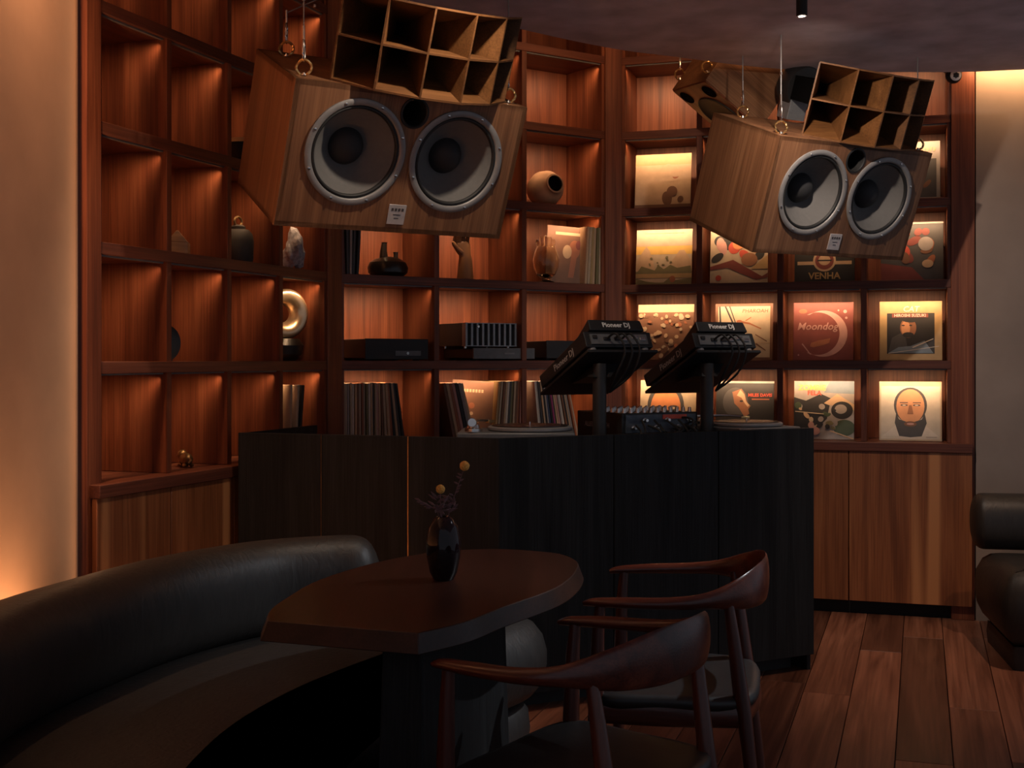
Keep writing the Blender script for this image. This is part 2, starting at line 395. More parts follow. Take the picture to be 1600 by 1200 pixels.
area('wall_edge_lamp', Matrix.Translation(LW0+nrm*.03+d*.0+Vector((-.0, 0, 1.5))) @ Matrix.Rotation(lz, 4, 'Z') @ Matrix.Rotation(R(90), 4, 'Y') @ Matrix.Rotation(0, 4, 'Z'), 2.6, .012, .5, (1, .52, .25), 160)

# ---------------------------------------------------------------- DJ booth
A_, B_, C_ = Vector((-1.078, 4.912, 0)), Vector((-.047, 4.556, 0)), Vector((1.268, 5.24, 0))
BT = 1.018
bo = thing('dj_booth', (0, 0, 0), 0, 'black panelled angled booth counter carrying the turntables and mixer', 'counter')
def face_panels(P, Q, n):
    d = (Q-P).normalized(); nn = Vector((-d.y, d.x, 0)); L = (Q-P).length; w = L/n; g = .0025
    for k in range(n):
        a = P+d*(k*w+(g if k else 0)); b_ = P+d*((k+1)*w-(g if k < n-1 else 0))
        a2, b2 = a+nn*.022, b_+nn*.022
        if k == 0 and P is B_: a2 = a2+d*.0
        MB().prism([(a.x, a.y), (b_.x, b_.y), (b2.x, b2.y), (a2.x, a2.y)], .068, BT).build('panel', 'black_wood', bo, smooth=0, bevel=.0012, seg=1)
    a, b_ = P+nn*.09+d*.05, Q+nn*.09-d*.05; a2, b2 = a+nn*.03, b_+nn*.03
    MB().prism([(a.x, a.y), (b_.x, b_.y), (b2.x, b2.y), (a2.x, a2.y)], 0, .07).build('plinth', 'toe_kick', bo, smooth=0)
face_panels(A_, B_, 3); face_panels(B_, C_, 3)
for k_, w_ in ((1, .0012), (2, .0036)):  # brass-coloured strips stand in for light leaking through the panel joints
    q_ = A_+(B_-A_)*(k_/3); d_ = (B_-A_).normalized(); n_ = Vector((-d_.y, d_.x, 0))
    MB().prism([(v_.x, v_.y) for v_ in (q_-d_*w_/2+n_*.001, q_+d_*w_/2+n_*.001, q_+d_*w_/2+n_*.02, q_-d_*w_/2+n_*.02)], .07, BT-.001).build('seam_light_strip', 'old_brass', bo, smooth=0)
nl = Vector((.356, 1.031, 0)).normalized(); nr = Vector((-.684, 1.315, 0)).normalized()
mid = B_+(nl+nr).normalized()*.02
CT = .955
inner = [A_+nl*.02, mid, C_+nr*.02, C_+nr*.62, B_+(nl+nr).normalized()*.70, A_+nl*.62]
MB().prism([(p.x, p.y) for p in inner], CT-.04, CT).build('worktop', 'black_wood', bo, smooth=0, bevel=.002, seg=1)
MB().prism([(p.x, p.y) for p in (C_+nr*.022, C_+nr*.62, C_+nr*.62-Vector((.886, .463, 0))*.02, C_+nr*.022-Vector((.886, .463, 0))*.02)], 0, BT-.002).build('side_panel', 'black_wood', bo, smooth=0)
MB().prism([(p.x, p.y) for p in (A_+nl*.62, A_+nl*.022, A_+nl*.022+Vector((.945, -.327, 0))*.02, A_+nl*.62+Vector((.945, -.327, 0))*.02)], 0, BT-.002).build('side_panel', 'black_wood', bo, smooth=0)

bu = Vector((.887, .462, 0)); bv = Vector((-.462, .887, 0)); brz = math.atan2(.462, .887)
def turntable(loc, rz, label, arm=True):
    t = thing('turntable', loc, rz, label, 'turntable')
    MB().box((0, 0, .045), (.45, .35, .055)).build('plinth', 'gear_grey', t, bevel=.006)
    for sx in (-1, 1):
        for sy in (-1, 1): MB().lathe([(.001, 0), (.022, 0), (.025, .018), (.001, .019)], 16, Matrix.Translation((sx*.19, sy*.14, 0))).build('foot', 'rubber', t)
    MB().lathe([(.001, .073), (.160, .073), (.166, .078), (.166, .086), (.160, .090), (.001, .090)], 48, Matrix.Translation((-.05, 0, 0))).build('platter', 'driver_frame', t)
    MB().lathe([(.001, .091), (.150, .091), (.150, .094), (.052, .094), (.05, .0935), (.001, .0935)], 48, Matrix.Translation((-.05, 0, 0))).build('record', 'vinyl', t)
    MB().lathe([(.003, .094), (.003, .106), (.001, .107)], 10, Matrix.Translation((-.05, 0, 0))).build('spindle', 'steel', t)
    a = MB().lathe([(.034, .073), (.034, .085), (.026, .088), (.022, .10), (.001, .10)], 24, Matrix.Translation((.165, .10, 0))).build('tonearm_base', 'steel', t)
    MB().tube([(.165, .17, .112), (.165, .10, .112), (.163, .0, .112), (.150, -.06, .110), (.12, -.105, .106)], .0055, 10).build('tonearm', 'steel', t)
    MB().lathe([(.001, -.02), (.016, -.02), (.018, -.015), (.018, .015), (.015, .02), (.001, .02)], 20, Matrix.Translation((.165, .165, .112)) @ Matrix.Rotation(R(90), 4, 'X')).build('counterweight', 'steel', t)
    MB().box((.112, -.12, .102), (.018, .04, .012), Matrix.Rotation(R(-35), 3, 'Z')).build('headshell', 'brass', t, bevel=.002)
    MB().box((.20, -.08, .078), (.012, .12, .008)).build('pitch_slider', 'gear_black', t)
    return t
t1 = turntable((.02, 4.905, CT), R(178), 'silver turntable with record at the bend of the black booth')
t2 = turntable((.985, 5.395, CT), brz+pi/2, 'turntable at the right end of the black booth counter')
# mixer
mc = Vector((.439, 5.10, CT))
mx = thing('dj_mixer', mc, brz, 'black mixer with rows of knobs between the two turntables', 'mixer')
MB().box((.205, .185, .072), (.38, .36, .115)).build('body', 'gear_black', mx, bevel=.004)
MB().box((.205, .013 -.012, .085), (.35, .008, .075)).build('rear_panel', 'gear_blue', mx, bevel=.001)
for sx in (.05, .36):
    for sy in (.04, .33): MB().lathe([(.001, 0), (.014, 0), (.015, .016), (.001, .016)], 12, Matrix.Translation((sx, sy, 0))).build('foot', 'rubber', mx)
kn = None
for i in range(11):
    for j in range(6):
        if kn is None:
            kn = MB().lathe([(.009, 0), (.008, .004), (.0065, .018), (.0055, .020), (.001, .020)], 10).build('knob', 'steel', mx); q = kn
        else: q = kn.copy(); COL.objects.link(q); q.parent = mx
        q.location = (.04+i*.033, .03+j*.045, .129)
for i in range(6):
    MB().lathe([(.001, 0), (.010, 0), (.010, .012), (.006, .014), (.006, .03), (.001, .03)], 12, Matrix.Translation((.06+i*.055, -.003, .07+.03*(i % 2))) @ Matrix.Rotation(R(90), 4, 'X')).build('socket', 'steel', mx)
MB().box((.27, -.004, .112), (.12, .004, .018)).build('label_plate', 'paper_red', mx)
text_part('ALLEN & HEATH', .030, Matrix.Translation((.0140, .20, .075)) @ Matrix.Rotation(R(-90), 4, 'Z') @ Matrix.Rotation(R(90), 4, 'X'), 'grey_ink', mx, squash=.9)
text_part('MIXER', .02, Matrix.Translation((.345, -.004, .10)) @ Matrix.Rotation(R(90), 4, 'X'), 'white_ink', mx) if False else None
rr = random.Random(3)
for k in range(9):
    x0 = .06+k*.03; pts = [(x0, -.03, .08+.02*(k % 2)), (x0+rr.uniform(-.03, .03), -.075-rr.uniform(0, .03), .06), (x0+rr.uniform(-.08, .08), -.085-rr.uniform(0, .02), .03), (x0+rr.uniform(-.12, .12), -.06-rr.uniform(0, .03), .008)]
    MB().tube(catmull(pts, 5), .0045, 6).build('cable', 'rubber', mx)
# loose cables and plugs between mixer and right stand
cb = thing('cable_tangle', Vector((.72, 5.22, CT)), brz, 'tangle of black cables with bright plugs beside the mixer', 'cable')
for k in range(6):
    pts = [(rr.uniform(-.09, .0), rr.uniform(-.05, .05), .01), (rr.uniform(-.06, .06), rr.uniform(-.05, .05), .06+rr.uniform(0, .05)), (rr.uniform(-.04, .09), rr.uniform(-.05, .05), .05+rr.uniform(0, .05)), (rr.uniform(0, .10), rr.uniform(-.05, .05), .008)]
    MB().tube(catmull(pts, 6), .005, 6).build('cable', 'rubber', cb)
for k in range(4):
    MB().tube([(rr.uniform(-.08, .08), rr.uniform(-.05, .03), .05), (rr.uniform(-.08, .08)+.02, rr.uniform(-.05, .03), .07)], .007, 8).build('plug', 'steel', cb)
# player stands and players
def stand(off, n):
    base = Vector((.352, 5.02, CT))+bu*off
    st = thing('player_stand', base, brz, ['black pole stand with tilted tray, left of the two', 'black pole stand with tilted tray, right of the two'][n], 'stand')
    MB().lathe([(.001, 0), (.045, 0), (.045, .006), (.03, .010), (.001, .010)], 28).build('base_plate', 'gear_black', st)
    MB().lathe([(.028, .008), (.028, .33), (.026, .335), (.001, .335)], 20).build('pole', 'gear_black', st)
    # tray frame: near edge centre, tilted 25 deg down towards the bookcase
    near = Vector((.447, 5.026, 1.352-.006))+bu*off
    loc = near-base; cs = Vector((loc.dot(bu), loc.dot(bv), loc.z))
    Tm = Matrix.Translation(cs) @ Matrix.Rotation(R(-25), 4, 'X')
    MB().box((0, .215, -.006), (.335, .43, .012)).build('tray', 'gear_black', st, bevel=.002, mw=Tm)
    c = Tm @ Vector((-.03, .19, -.014))
    MB().hexa([(-.04, -.02, .28), (.04, -.02, .28), (.04, .03, .28), (-.04, .03, .28), (c.x-.06, c.y-.09, c.z+.035), (c.x+.06, c.y-.09, c.z+.035), (c.x+.06, c.y+.09, c.z-.048), (c.x-.06, c.y+.09, c.z-.048)]).build('bracket', 'gear_black', st, smooth=0)
    pl_m = st.matrix_world
    M = Matrix.Translation(base) @ Matrix.Rotation(brz, 4, 'Z') @ Tm
    pl = thing('media_player', (0, 0, 0), 0, ['black tilted media player on the left pole stand', 'black tilted media player on the right pole stand'][n], 'player', mat=M)
    for sx in (-.125, .125):
        for sy in (.035, .385): MB().lathe([(.001, .000), (.017, .000), (.019, .004), (.019, .018), (.001, .019)], 16, Matrix.Translation((sx, sy, 0))).build('foot', 'driver_frame', pl)
    MB().hexa([(-.16, .012, .017), (.16, .012, .017), (.16, .42, .017), (-.16, .42, .017), (-.16, .012, .085), (.16, .012, .085), (.16, .42, .072), (-.16, .42, .072)]).build('body', 'gear_black', pl, smooth=0, bevel=.004)
    MB().hexa([(-.13, .004, .088), (.13, .004, .088), (.13, .13, .088), (-.13, .13, .088), (-.125, .01, .138), (.125, .01, .138), (.125, .12, .108), (-.125, .12, .108)]).build('screen_housing', 'gear_black', pl, smooth=0, bevel=.004)
    MB().lathe([(.001, .074), (.10, .074), (.10, .090), (.085, .094), (.001, .094)], 36, Matrix.Translation((0, .26, 0))).build('jog_wheel', 'gear_grey', pl)
    rp = MB()
    MB().box((0, .010, .050), (.27, .006, .044)).build('rear_panel', 'gear_grey', pl)
    for x, w in ((-.115, .02), (-.06, .03), (-.01, .03), (.03, .034), (.075, .03), (.11, .028)):
        MB().box((x, .005, .05+.008*((int(x*200)) % 2)), (w, .008, .014)).build('socket', 'steel' if x > .02 else 'gear_black', pl, bevel=.001)
    text_part('Pioneer DJ', .030, Matrix.Translation((0.0, .0055, .112)) @ Matrix.Rotation(R(83), 4, 'X'), 'white_ink', pl, bold=.0006)
    text_part('Pioneer DJ', .040, Matrix.Translation((-.1607, .20, .045)) @ Matrix.Rotation(R(-90), 4, 'Z') @ Matrix.Rotation(R(90), 4, 'X'), 'grey_ink', pl)
    for k in range(3):
        x = -.06+.035*k
        MB().tube(catmull([(x, .0, .05), (x+.01, -.05, .045), (x+.03, -.055, -.03), (x+.015, .02, -.10), (-.03, .12, -.135)], 6), .0045, 7).build('cable', 'rubber', pl)
stand(0, 0); stand(.53, 1)
t2.scale = (.92, .92, .92)

# ---------------------------------------------------------------- hanging speakers
SW, SHT, SD, SWB = .92, .513, .54, .819
def rotm(yaw, pit): return Matrix.Rotation(R(yaw), 4, 'Z') @ Matrix.Rotation(R(pit), 4, 'X')
def driver(c, r, par):
    Mx = Matrix.Translation(c) @ Matrix.Rotation(R(90), 4, 'X')   # local +z of the driver points to the room (-y)
    fr = MB().lathe([(r, 0), (r, .007), (r-.006, .010), (r*.90, .010), (r*.875, .006), (r*.87, -.004), (r*.86, -.006)], 64, Mx).build('driver_frame', 'driver_frame', par, smooth=50)
    MB().lathe([(r*.875, -.004), (r*.86, .004), (r*.835, .006), (r*.81, .003), (r*.80, -.008)], 64, Mx).build('surround', 'rubber', fr, smooth=80)
    MB().lathe([(r*.80, -.006), (r*.70, -.028), (r*.55, -.058), (r*.40, -.082), (r*.32, -.092)], 64, Mx).build('cone', 'cone_paper', fr, smooth=80)
    MB().lathe([(r*.36, -.090), (r*.34, -.080), (r*.28, -.060), (r*.18, -.045), (r*.08, -.039), (.0005, -.038)], 48, Mx).build('dust_cap', 'cone_dust_cap', fr, smooth=80)
    MB().lathe([(r*.86, -.008), (r*.9, -.12), (.001, -.12)], 32, Mx).build('basket', 'hole_black', fr)
    s0 = None
    for k in range(8):
        a = 2*pi*(k+.5)/8
        if s0 is None: s0 = MB().lathe([(.0055, 0), (.0055, .003), (.003, .0045), (.0003, .0045)], 8).build('screw', 'steel', fr); q = s0
        else: q = s0.copy(); COL.objects.link(q); q.parent = fr
        q.matrix_local = Mx @ Matrix.Translation((r*.945*cos(a), r*.945*sin(a), .0095))
def cable(name, M, loc, top, par, ceilz):
    # shackle, ring, turnbuckle and wire from a local point on the cabinet up to the ceiling
    p = M @ Vector(loc); q = par.matrix_world.inverted()
    s = MB(); base = Vector(loc); upl = (M.to_3x3().inverted() @ Vector((0, 0, 1))).normalized()
    side = (M.to_3x3().inverted() @ Vector((1, 0, 0))).normalized(); fwd = upl.cross(side)
    ring = [base+upl*.028+side*.026*cos(2*pi*k/20)+upl*.026*sin(2*pi*k/20)+fwd*.006*sin(k) for k in range(20)]
    h = MB().tube(ring, .0048, 8, closed=True).build('eye_ring', 'brass', par)
    MB().lathe([(.011, 0), (.011, .004), (.005, .006), (.005, .010), (.001, .010)], 12, Matrix.Translation(base) @ upl.to_track_quat('Z', 'Y').to_matrix().to_4x4()).build('eye_bolt', 'steel', par)
    b2 = base+upl*.050
    ca = [b2+upl*(.036+.036*sin(2*pi*k/20))+fwd*.013*cos(2*pi*k/20) for k in range(20)]
    MB().tube(ca, .0042, 8, closed=True).build('carabiner', 'steel', par)
    b3 = b2+upl*.070
    MB().tube([b3, b3+upl*.05], .0045, 8).build('ferrule', 'steel', par)
    zt = M.to_3x3().inverted() @ (Vector(top)-(M @ b3)) if top is not None else upl*(ceilz-(M @ b3).z)
    MB().tube([b3+upl*.04, b3+zt], .0026, 8).build('wire', 'driver_frame', par)
    MB().lathe([(.001, -.006), (.006, -.004), (.006, .006), (.001, .008)], 8, Matrix.Translation(b3+zt*.45) @ upl.to_track_quat('Z', 'Y').to_matrix().to_4x4()).build('wire_clip', 'steel', par)
def horn(M, par, cx, cy, Rr, da, hc, n, yaw):
    """multicell horn: n columns x 2 rows of flared wooden cells on an arc, throat and compression driver behind"""
    r0 = Rr*.22; th = .007
    H = thing_part = bpy.data.objects.new('horn', None)
    M2 = M @ Matrix.Translation((cx, cy, SHT/2+.004)) @ Matrix.Rotation(yaw, 4, 'Z')
    ho = thing('horn', (0, 0, 0), 0, None, None, mat=M2)
    zc = hc; zt = hc*.34     # mid height, half throat height
    def P(a, r, f, ):        # f in -1..1 over the height at radius r
        k = (r-r0)/(Rr-r0); hh = zt+(zc-zt)*(k**1.15)
        return Vector((r*sin(a), -r*cos(a), zc+f*hh))
    rs = [r0+(Rr-r0)*k/4 for k in range(5)]
    for i in range(n+1):     # radial dividers
        a = (i-n/2)*da; s = MB(); t2 = th/2
        off = Vector((cos(a), sin(a), 0))*t2
        front = [P(a, r, -1) for r in rs]+[P(a, r, 1) for r in reversed(rs)]
        k = len(front)
        vs = [p-off for p in front]+[p+off for p in front]
        fs = []
        m_ = len(rs)
        for j in range(m_-1):
            fs.append((j, j+1, k-2-j, k-1-j)); fs.append((k+j, k+k-1-j, k+k-2-j, k+j+1))
        fs += [(q, (q+1) % k, k+(q+1) % k, k+q) for q in range(k)]
        s.add(vs, fs); s.build('side_wall' if i in (0, n) else 'cell_divider', 'horn_ply', ho, smooth=0)
    for f, nm in ((-1, 'bottom_wall'), (0, 'shelf_wall'), (1, 'top_wall')):
        for i in range(n):
            a0, a1 = (i-n/2)*da, (i+1-n/2)*da; s = MB(); vs = []
            for r in rs:
                for a in (a0, a1):
                    p = P(a, r, f); vs += [p+Vector((0, 0, -th/2)), p+Vector((0, 0, th/2))]
            fs = []
            for j in range(len(rs)-1):
                b0 = j*4; b1 = b0+4
                fs += [(b0, b0+2, b1+2, b1), (b0+1, b1+1, b1+3, b0+3), (b0, b1, b1+1, b0+1), (b0+2, b0+3, b1+3, b1+2)]
            fs += [(0, 1, 3, 2)]; e = (len(rs)-1)*4; fs += [(e, e+2, e+3, e+1)]
            s.add(vs, fs); s.build(nm, 'horn_ply', ho, smooth=0)
    # throat block, neck and driver
    tb = [Vector(p) for p in (P(-n/2*da, r0+.02, -1), P(n/2*da, r0+.02, -1))]
    MB().lathe([(.001, 0), (.100, 0), (.105, .01), (.105, .09), (.095, .11), (.001, .11)], 32, Matrix.Translation((0, .10, zc)) @ Matrix.Rotation(R(-90), 4, 'X')).build('compression_driver', 'gear_black', ho)
    MB().box((0, .01, zc), (.15, .20, zt*2.1)).build('throat_block', 'hole_black', ho, smooth=0)
    MB().box((-.02, .14, zc*.42), (.10, .09, zc*.80)).build('support_block', 'fin_metal', ho, smooth=0, bevel=.002)
    return ho
def big_speaker(loc, yaw, pit, label, hornargs, hlabel, cables):
    M = Matrix.Translation(loc) @ rotm(yaw, pit)
    sp = thing('hanging_speaker', (0, 0, 0), 0, label, 'speaker', mat=M); bpy.context.view_layer.update()
    h = SHT/2
    # cabinet shell panels: front baffle with holes is built from a boolean-free grid around driver rings
    fr = [(-SW/2, 0, -h), (SW/2, 0, -h), (SW/2, 0, h), (-SW/2, 0, h)]
    bk = [(-SWB/2, SD, -h), (SWB/2, SD, -h), (SWB/2, SD, h), (-SWB/2, SD, h)]
    e = .0
    bm = bmesh.new()
    outer = [bm.verts.new(p) for p in fr]
    edges = [bm.edges.new((outer[i], outer[(i+1) % 4])) for i in range(4)]
    for cx, cz, r, n in ((-.202, .027, .176, 56), (.202, .027, .176, 56), (0, .187, .047, 32)):
        vs = [bm.verts.new((cx+r*cos(2*pi*k/n), 0, cz+r*sin(2*pi*k/n))) for k in range(n)]
        edges += [bm.edges.new((vs[k], vs[(k+1) % n])) for k in range(n)]
    bmesh.ops.triangle_fill(bm, edges=edges, use_beauty=True, use_dissolve=False)
    bmesh.ops.recalc_face_normals(bm, faces=bm.faces)
    me = bpy.data.meshes.new('front_baffle'); bm.to_mesh(me); bm.free(); me.materials.append(MAT['speaker_walnut'])
    fb = bpy.data.objects.new('front_baffle', me); COL.objects.link(fb); fb.parent = sp
    so = fb.modifiers.new('solidify', 'SOLIDIFY'); so.thickness = .018; so.offset = 0
    fb.location.y = .009
    def panel(nm, q, inward):
        iv = Vector(inward)*.018
        MB().hexa([*q, *[Vector(p)+iv for p in q]]).build(nm, 'speaker_walnut', sp, smooth=0)
    y0 = .0002
    panel('side_panel', [fr[0], fr[3], bk[3], bk[0]], (1, 0, 0)); panel('side_panel', [fr[1], bk[1], bk[2], fr[2]], (-1, 0, 0))
    panel('top_panel', [fr[3], fr[2], bk[2], bk[3]], (0, 0, -1)); panel('bottom_panel', [fr[0], bk[0], bk[1], fr[1]], (0, 0, 1))
    panel('back_panel', [bk[0], bk[3], bk[2], bk[1]], (0, -1, 0))
    for cx in (-.202, .202): driver((cx, -.001, .027), .191, sp)
    Mp = Matrix.Translation((0, 0, .187)) @ Matrix.Rotation(R(90), 4, 'X')
    pr = MB().lathe([(.056, 0), (.056, .004), (.050, .005), (.046, .001), (.044, -.03), (.044, -.12)], 36, Mp).build('bass_port', 'rubber', sp)
    MB().lathe([(.0445, -.115), (.001, -.116)], 24, Mp).build('port_bottom', 'hole_black', pr)
    bd = MB().box((0, -.003, -.187), (.070, .005, .074)).build('badge', 'badge_metal', sp, bevel=.001)
    for k in range(4): MB().box((-.020+.0135*k, -.0062, -.168), (.009, .001, .010)).build('letter_mark', 'ink_dark', bd, smooth=0)
    MB().box((0, -.0062, -.187), (.030, .001, .0025)).build('letter_mark', 'ink_dark', bd, smooth=0)
    MB().box((0, -.0062, -.200), (.018, .001, .003)).build('letter_mark', 'ink_dark', bd, smooth=0)
    for loc_, top, cz in cables: cable('cable', M, loc_, top, sp, cz)
    ho = horn(M, sp, *hornargs); tag(ho, hlabel, 'horn')
    return sp
big_speaker((-.3844, 4.4908, 2.0079), 32.28, 22.93, 'large walnut two-woofer speaker hanging over the table, nearer left one', (.036, .327, .449, .357, .154, 5, -.014),
            'wooden multicell horn with five columns on the left hanging speaker',
            [((-.405, .07, .2565), None, CEIL), ((.405, .05, .2565), None, CEIL), ((-.33, .44, .2565), (-.62, 4.72, 2.72), CEIL)])
big_speaker((1.4894, 5.5881, 2.0127), 29.78, 20.66, 'large walnut two-woofer speaker hanging before the record covers, right one', (.101, .452, .509, .331, .157, 4, -.123),
            'wooden multicell horn with four columns on the right hanging speaker',
            [((-.405, .06, .2565), None, CEIL), ((.415, .05, .2565), None, CEIL), ((-.30, .46, .2565), None, 3.2)])
# small third speaker
M3 = Matrix.Translation((.936, 6.027, 2.655)) @ Matrix.Rotation(-1.338, 4, 'Z') @ Matrix.Rotation(.968, 4, 'X') @ Matrix.Rotation(.125, 4, 'Y')
s3 = thing('hanging_speaker', (0, 0, 0), 0, 'small dark-fronted wooden speaker tilted down under the ceiling edge, behind the right one', 'speaker', mat=M3)
w3, l3, d3 = .363, .38, .34
MB().box((-w3/2, d3/2, -l3/2), (w3, d3, l3)).build('cabinet', 'speaker_walnut', s3, smooth=0, bevel=.003)
MB().box((-w3/2, -.002, -l3/2), (w3-.012, .006, l3-.012)).build('front_baffle', 'walnut', s3, smooth=0)
Mf = lambda x, z: Matrix.Translation((x, -.006, z)) @ Matrix.Rotation(R(90), 4, 'X')
for x in (-.065, -w3+.065): MB().lathe([(.042, 0), (.042, .002), (.036, .002), (.034, .0005), (.001, .0005)], 28, Mf(x, -.07)).build('bass_port', 'hole_black', s3)
MB().lathe([(.128, 0), (.128, .004), (.120, .005), (.114, .001), (.06, -.0005), (.001, -.0004)], 40, Mf(-w3/2, -.225)).build('woofer', 'rubber', s3)
bpy.context.view_layer.update()
cable('cable', M3, (-.04, .05, .001), None, s3, 3.2); cable('cable', M3, (-w3+.02, .06, .001), None, s3, 3.2)

# eyeball camera on the end post
cc = thing('security_camera', ray_at_y(1490, 118, 6.19), 0, 'small black eyeball camera with white ring under the ceiling at the right end post', 'camera')
MB().ball((0, 0, 0), .040, 20).build('ball', 'gear_black', cc)
MB().lathe([(.013, .037), (.026, .034), (.027, .028), (.013, .034)], 24, Matrix.Rotation(R(100), 4, 'X')).build('ring', 'white_ink', cc)
MB().box((0, .03, .04), (.06, .06, .03)).build('bracket', 'gear_black', cc, bevel=.004)

# ---------------------------------------------------------------- things in the cubbies
def at(bay, px, row, v, dz=0.0):
    return bay.front(bay.u_at(px, v), v, SH[row]+dz)
# left bay
p = at(BL, 279, 'C', .10)
t = thing('wooden_block', p, BL.rz+.5, 'small tan five-sided wooden block in a left cubby', 'block')
MB().prism([(-.045, -.04), (.045, -.04), (.045, .04), (-.045, .04)], 0, .05).build('base', 'tan_wood', t, smooth=0, bevel=.002)
MB().hexa([(-.045, -.04, .0505), (.045, -.04, .0505), (.045, .04, .0505), (-.045, .04, .0505), (-.045, -.004, .095), (.01, -.004, .085), (.01, .004, .085), (-.045, .004, .095)]).build('sloped_top', 'tan_wood', t, smooth=0, bevel=.002)
p = at(BL, 372, 'C', .13)
t = thing('lidded_jar', p, BL.rz, 'tall dark jar with a loop handle on top, in a left cubby', 'jar')
MB().lathe([(.001, 0), (.055, 0), (.064, .02), (.066, .10), (.060, .13), (.045, .147), (.001, .150)], 32).build('body', 'jar_grey', t)
MB().lathe([(.030, .149), (.032, .160), (.020, .168), (.001, .169)], 28).build('lid', 'jar_grey', t)
MB().tube([(.028*cos(a), 0, .182+.020*sin(a)) for a in [2*pi*k/20 for k in range(20)]], .0055, 8, closed=True, up=(0, 1, 0)).build('loop_handle', 'old_brass', t)
p = at(BL, 459, 'C', .10)
t = thing('mineral_rock', p, BL.rz, 'rough white crystal rock standing in a left cubby', 'rock')
bm = bmesh.new(); bmesh.ops.create_icosphere(bm, subdivisions=3, radius=1)
rr = random.Random(5); seeds = [(Vector((rr.gauss(0, 1), rr.gauss(0, 1), rr.gauss(0, 1))).normalized(), rr.uniform(.1, .35)) for _ in range(26)]
for v in bm.verts:
    n_ = v.co.normalized(); k = .8+sum(a*max(0, n_.dot(s_)-.82)/.18 for s_, a in seeds)
    v.co = Vector((n_.x*.042*k, n_.y*.042*k, .085+n_.z*.080*k)); v.co.z = max(v.co.z, 0)
me = bpy.data.meshes.new('crystal'); bm.to_mesh(me); bm.free(); me.materials.append(MAT['rock_white']); o = bpy.data.objects.new('crystal', me); COL.objects.link(o); o.parent = t
p = at(BL, 385, 'B', .10)
t = thing('bowl', p, BL.rz, 'dark bowl with a pale rim behind the left hanging speaker', 'bowl')
MB().lathe([(.001, 0), (.05, 0), (.085, .03), (.098, .10), (.090, .10), (.078, .035), (.001, .02)], 32).build('body', 'gear_black', t)
MB().lathe([(.099, .095), (.100, .112), (.089, .112), (.089, .095)], 32).build('rim', 'tan_wood', t)
p = at(BL, 443, 'D', .15)
t = thing('ring_sculpture', p, BL.rz, 'shiny pale gold flared ring on a dark round base in a left cubby', 'sculpture')
MB().lathe([(.001, 0), (.055, 0), (.085, .03), (.092, .07), (.07, .10), (.001, .105)], 36).build('base', 'black_ceramic', t)
Mr = Matrix.Translation((.0, 0, .215)) @ Matrix.Rotation(R(-28), 4, 'Z') @ Matrix.Rotation(R(90), 4, 'X')
MB().lathe([(.040, -.02), (.050, .012), (.072, .034), (.098, .040), (.112, .030), (.110, .010), (.085, -.012), (.055, -.026), (.040, -.02)], 44, Mr).build('ring', 'pale_gold', t, smooth=70)
p = at(BL, 255, 'D', .12)
t = thing('round_plate', p, BL.rz-.3, 'black round plate standing on edge behind a cubby divider', 'plate')
MB().lathe([(.001, 0), (.045, 0), (.070, .010), (.070, .016), (.044, .006), (.001, .006)], 36, Matrix.Translation((0, 0, .07)) @ Matrix.Rotation(R(90), 4, 'X')).build('disc', 'gear_black', t)
MB().box((0, .0, .004), (.05, .05, .006)).build('stand', 'gear_black', t)
p = at(BL, 291, 'E', .09)
t = thing('brass_figurine', p, BL.rz+.9, 'small lying brass animal figurine in the lowest left row', 'figurine')
MB().ball((0, 0, .032), (.048, .024, .024), 14).build('body', 'old_brass', t)
MB().ball((.050, 0, .045), (.024, .021, .021), 12).build('head', 'old_brass', t)
for sx, sy in ((.028, .014), (.028, -.014), (-.028, .014), (-.028, -.014)): MB().ball((sx+.006, sy, .009), (.020, .008, .009), 8).build('leg', 'old_brass', t)
MB().tube([(-.045, 0, .035), (-.065, 0, .03), (-.062, .01, .02)], .004, 6).build('tail', 'old_brass', t)

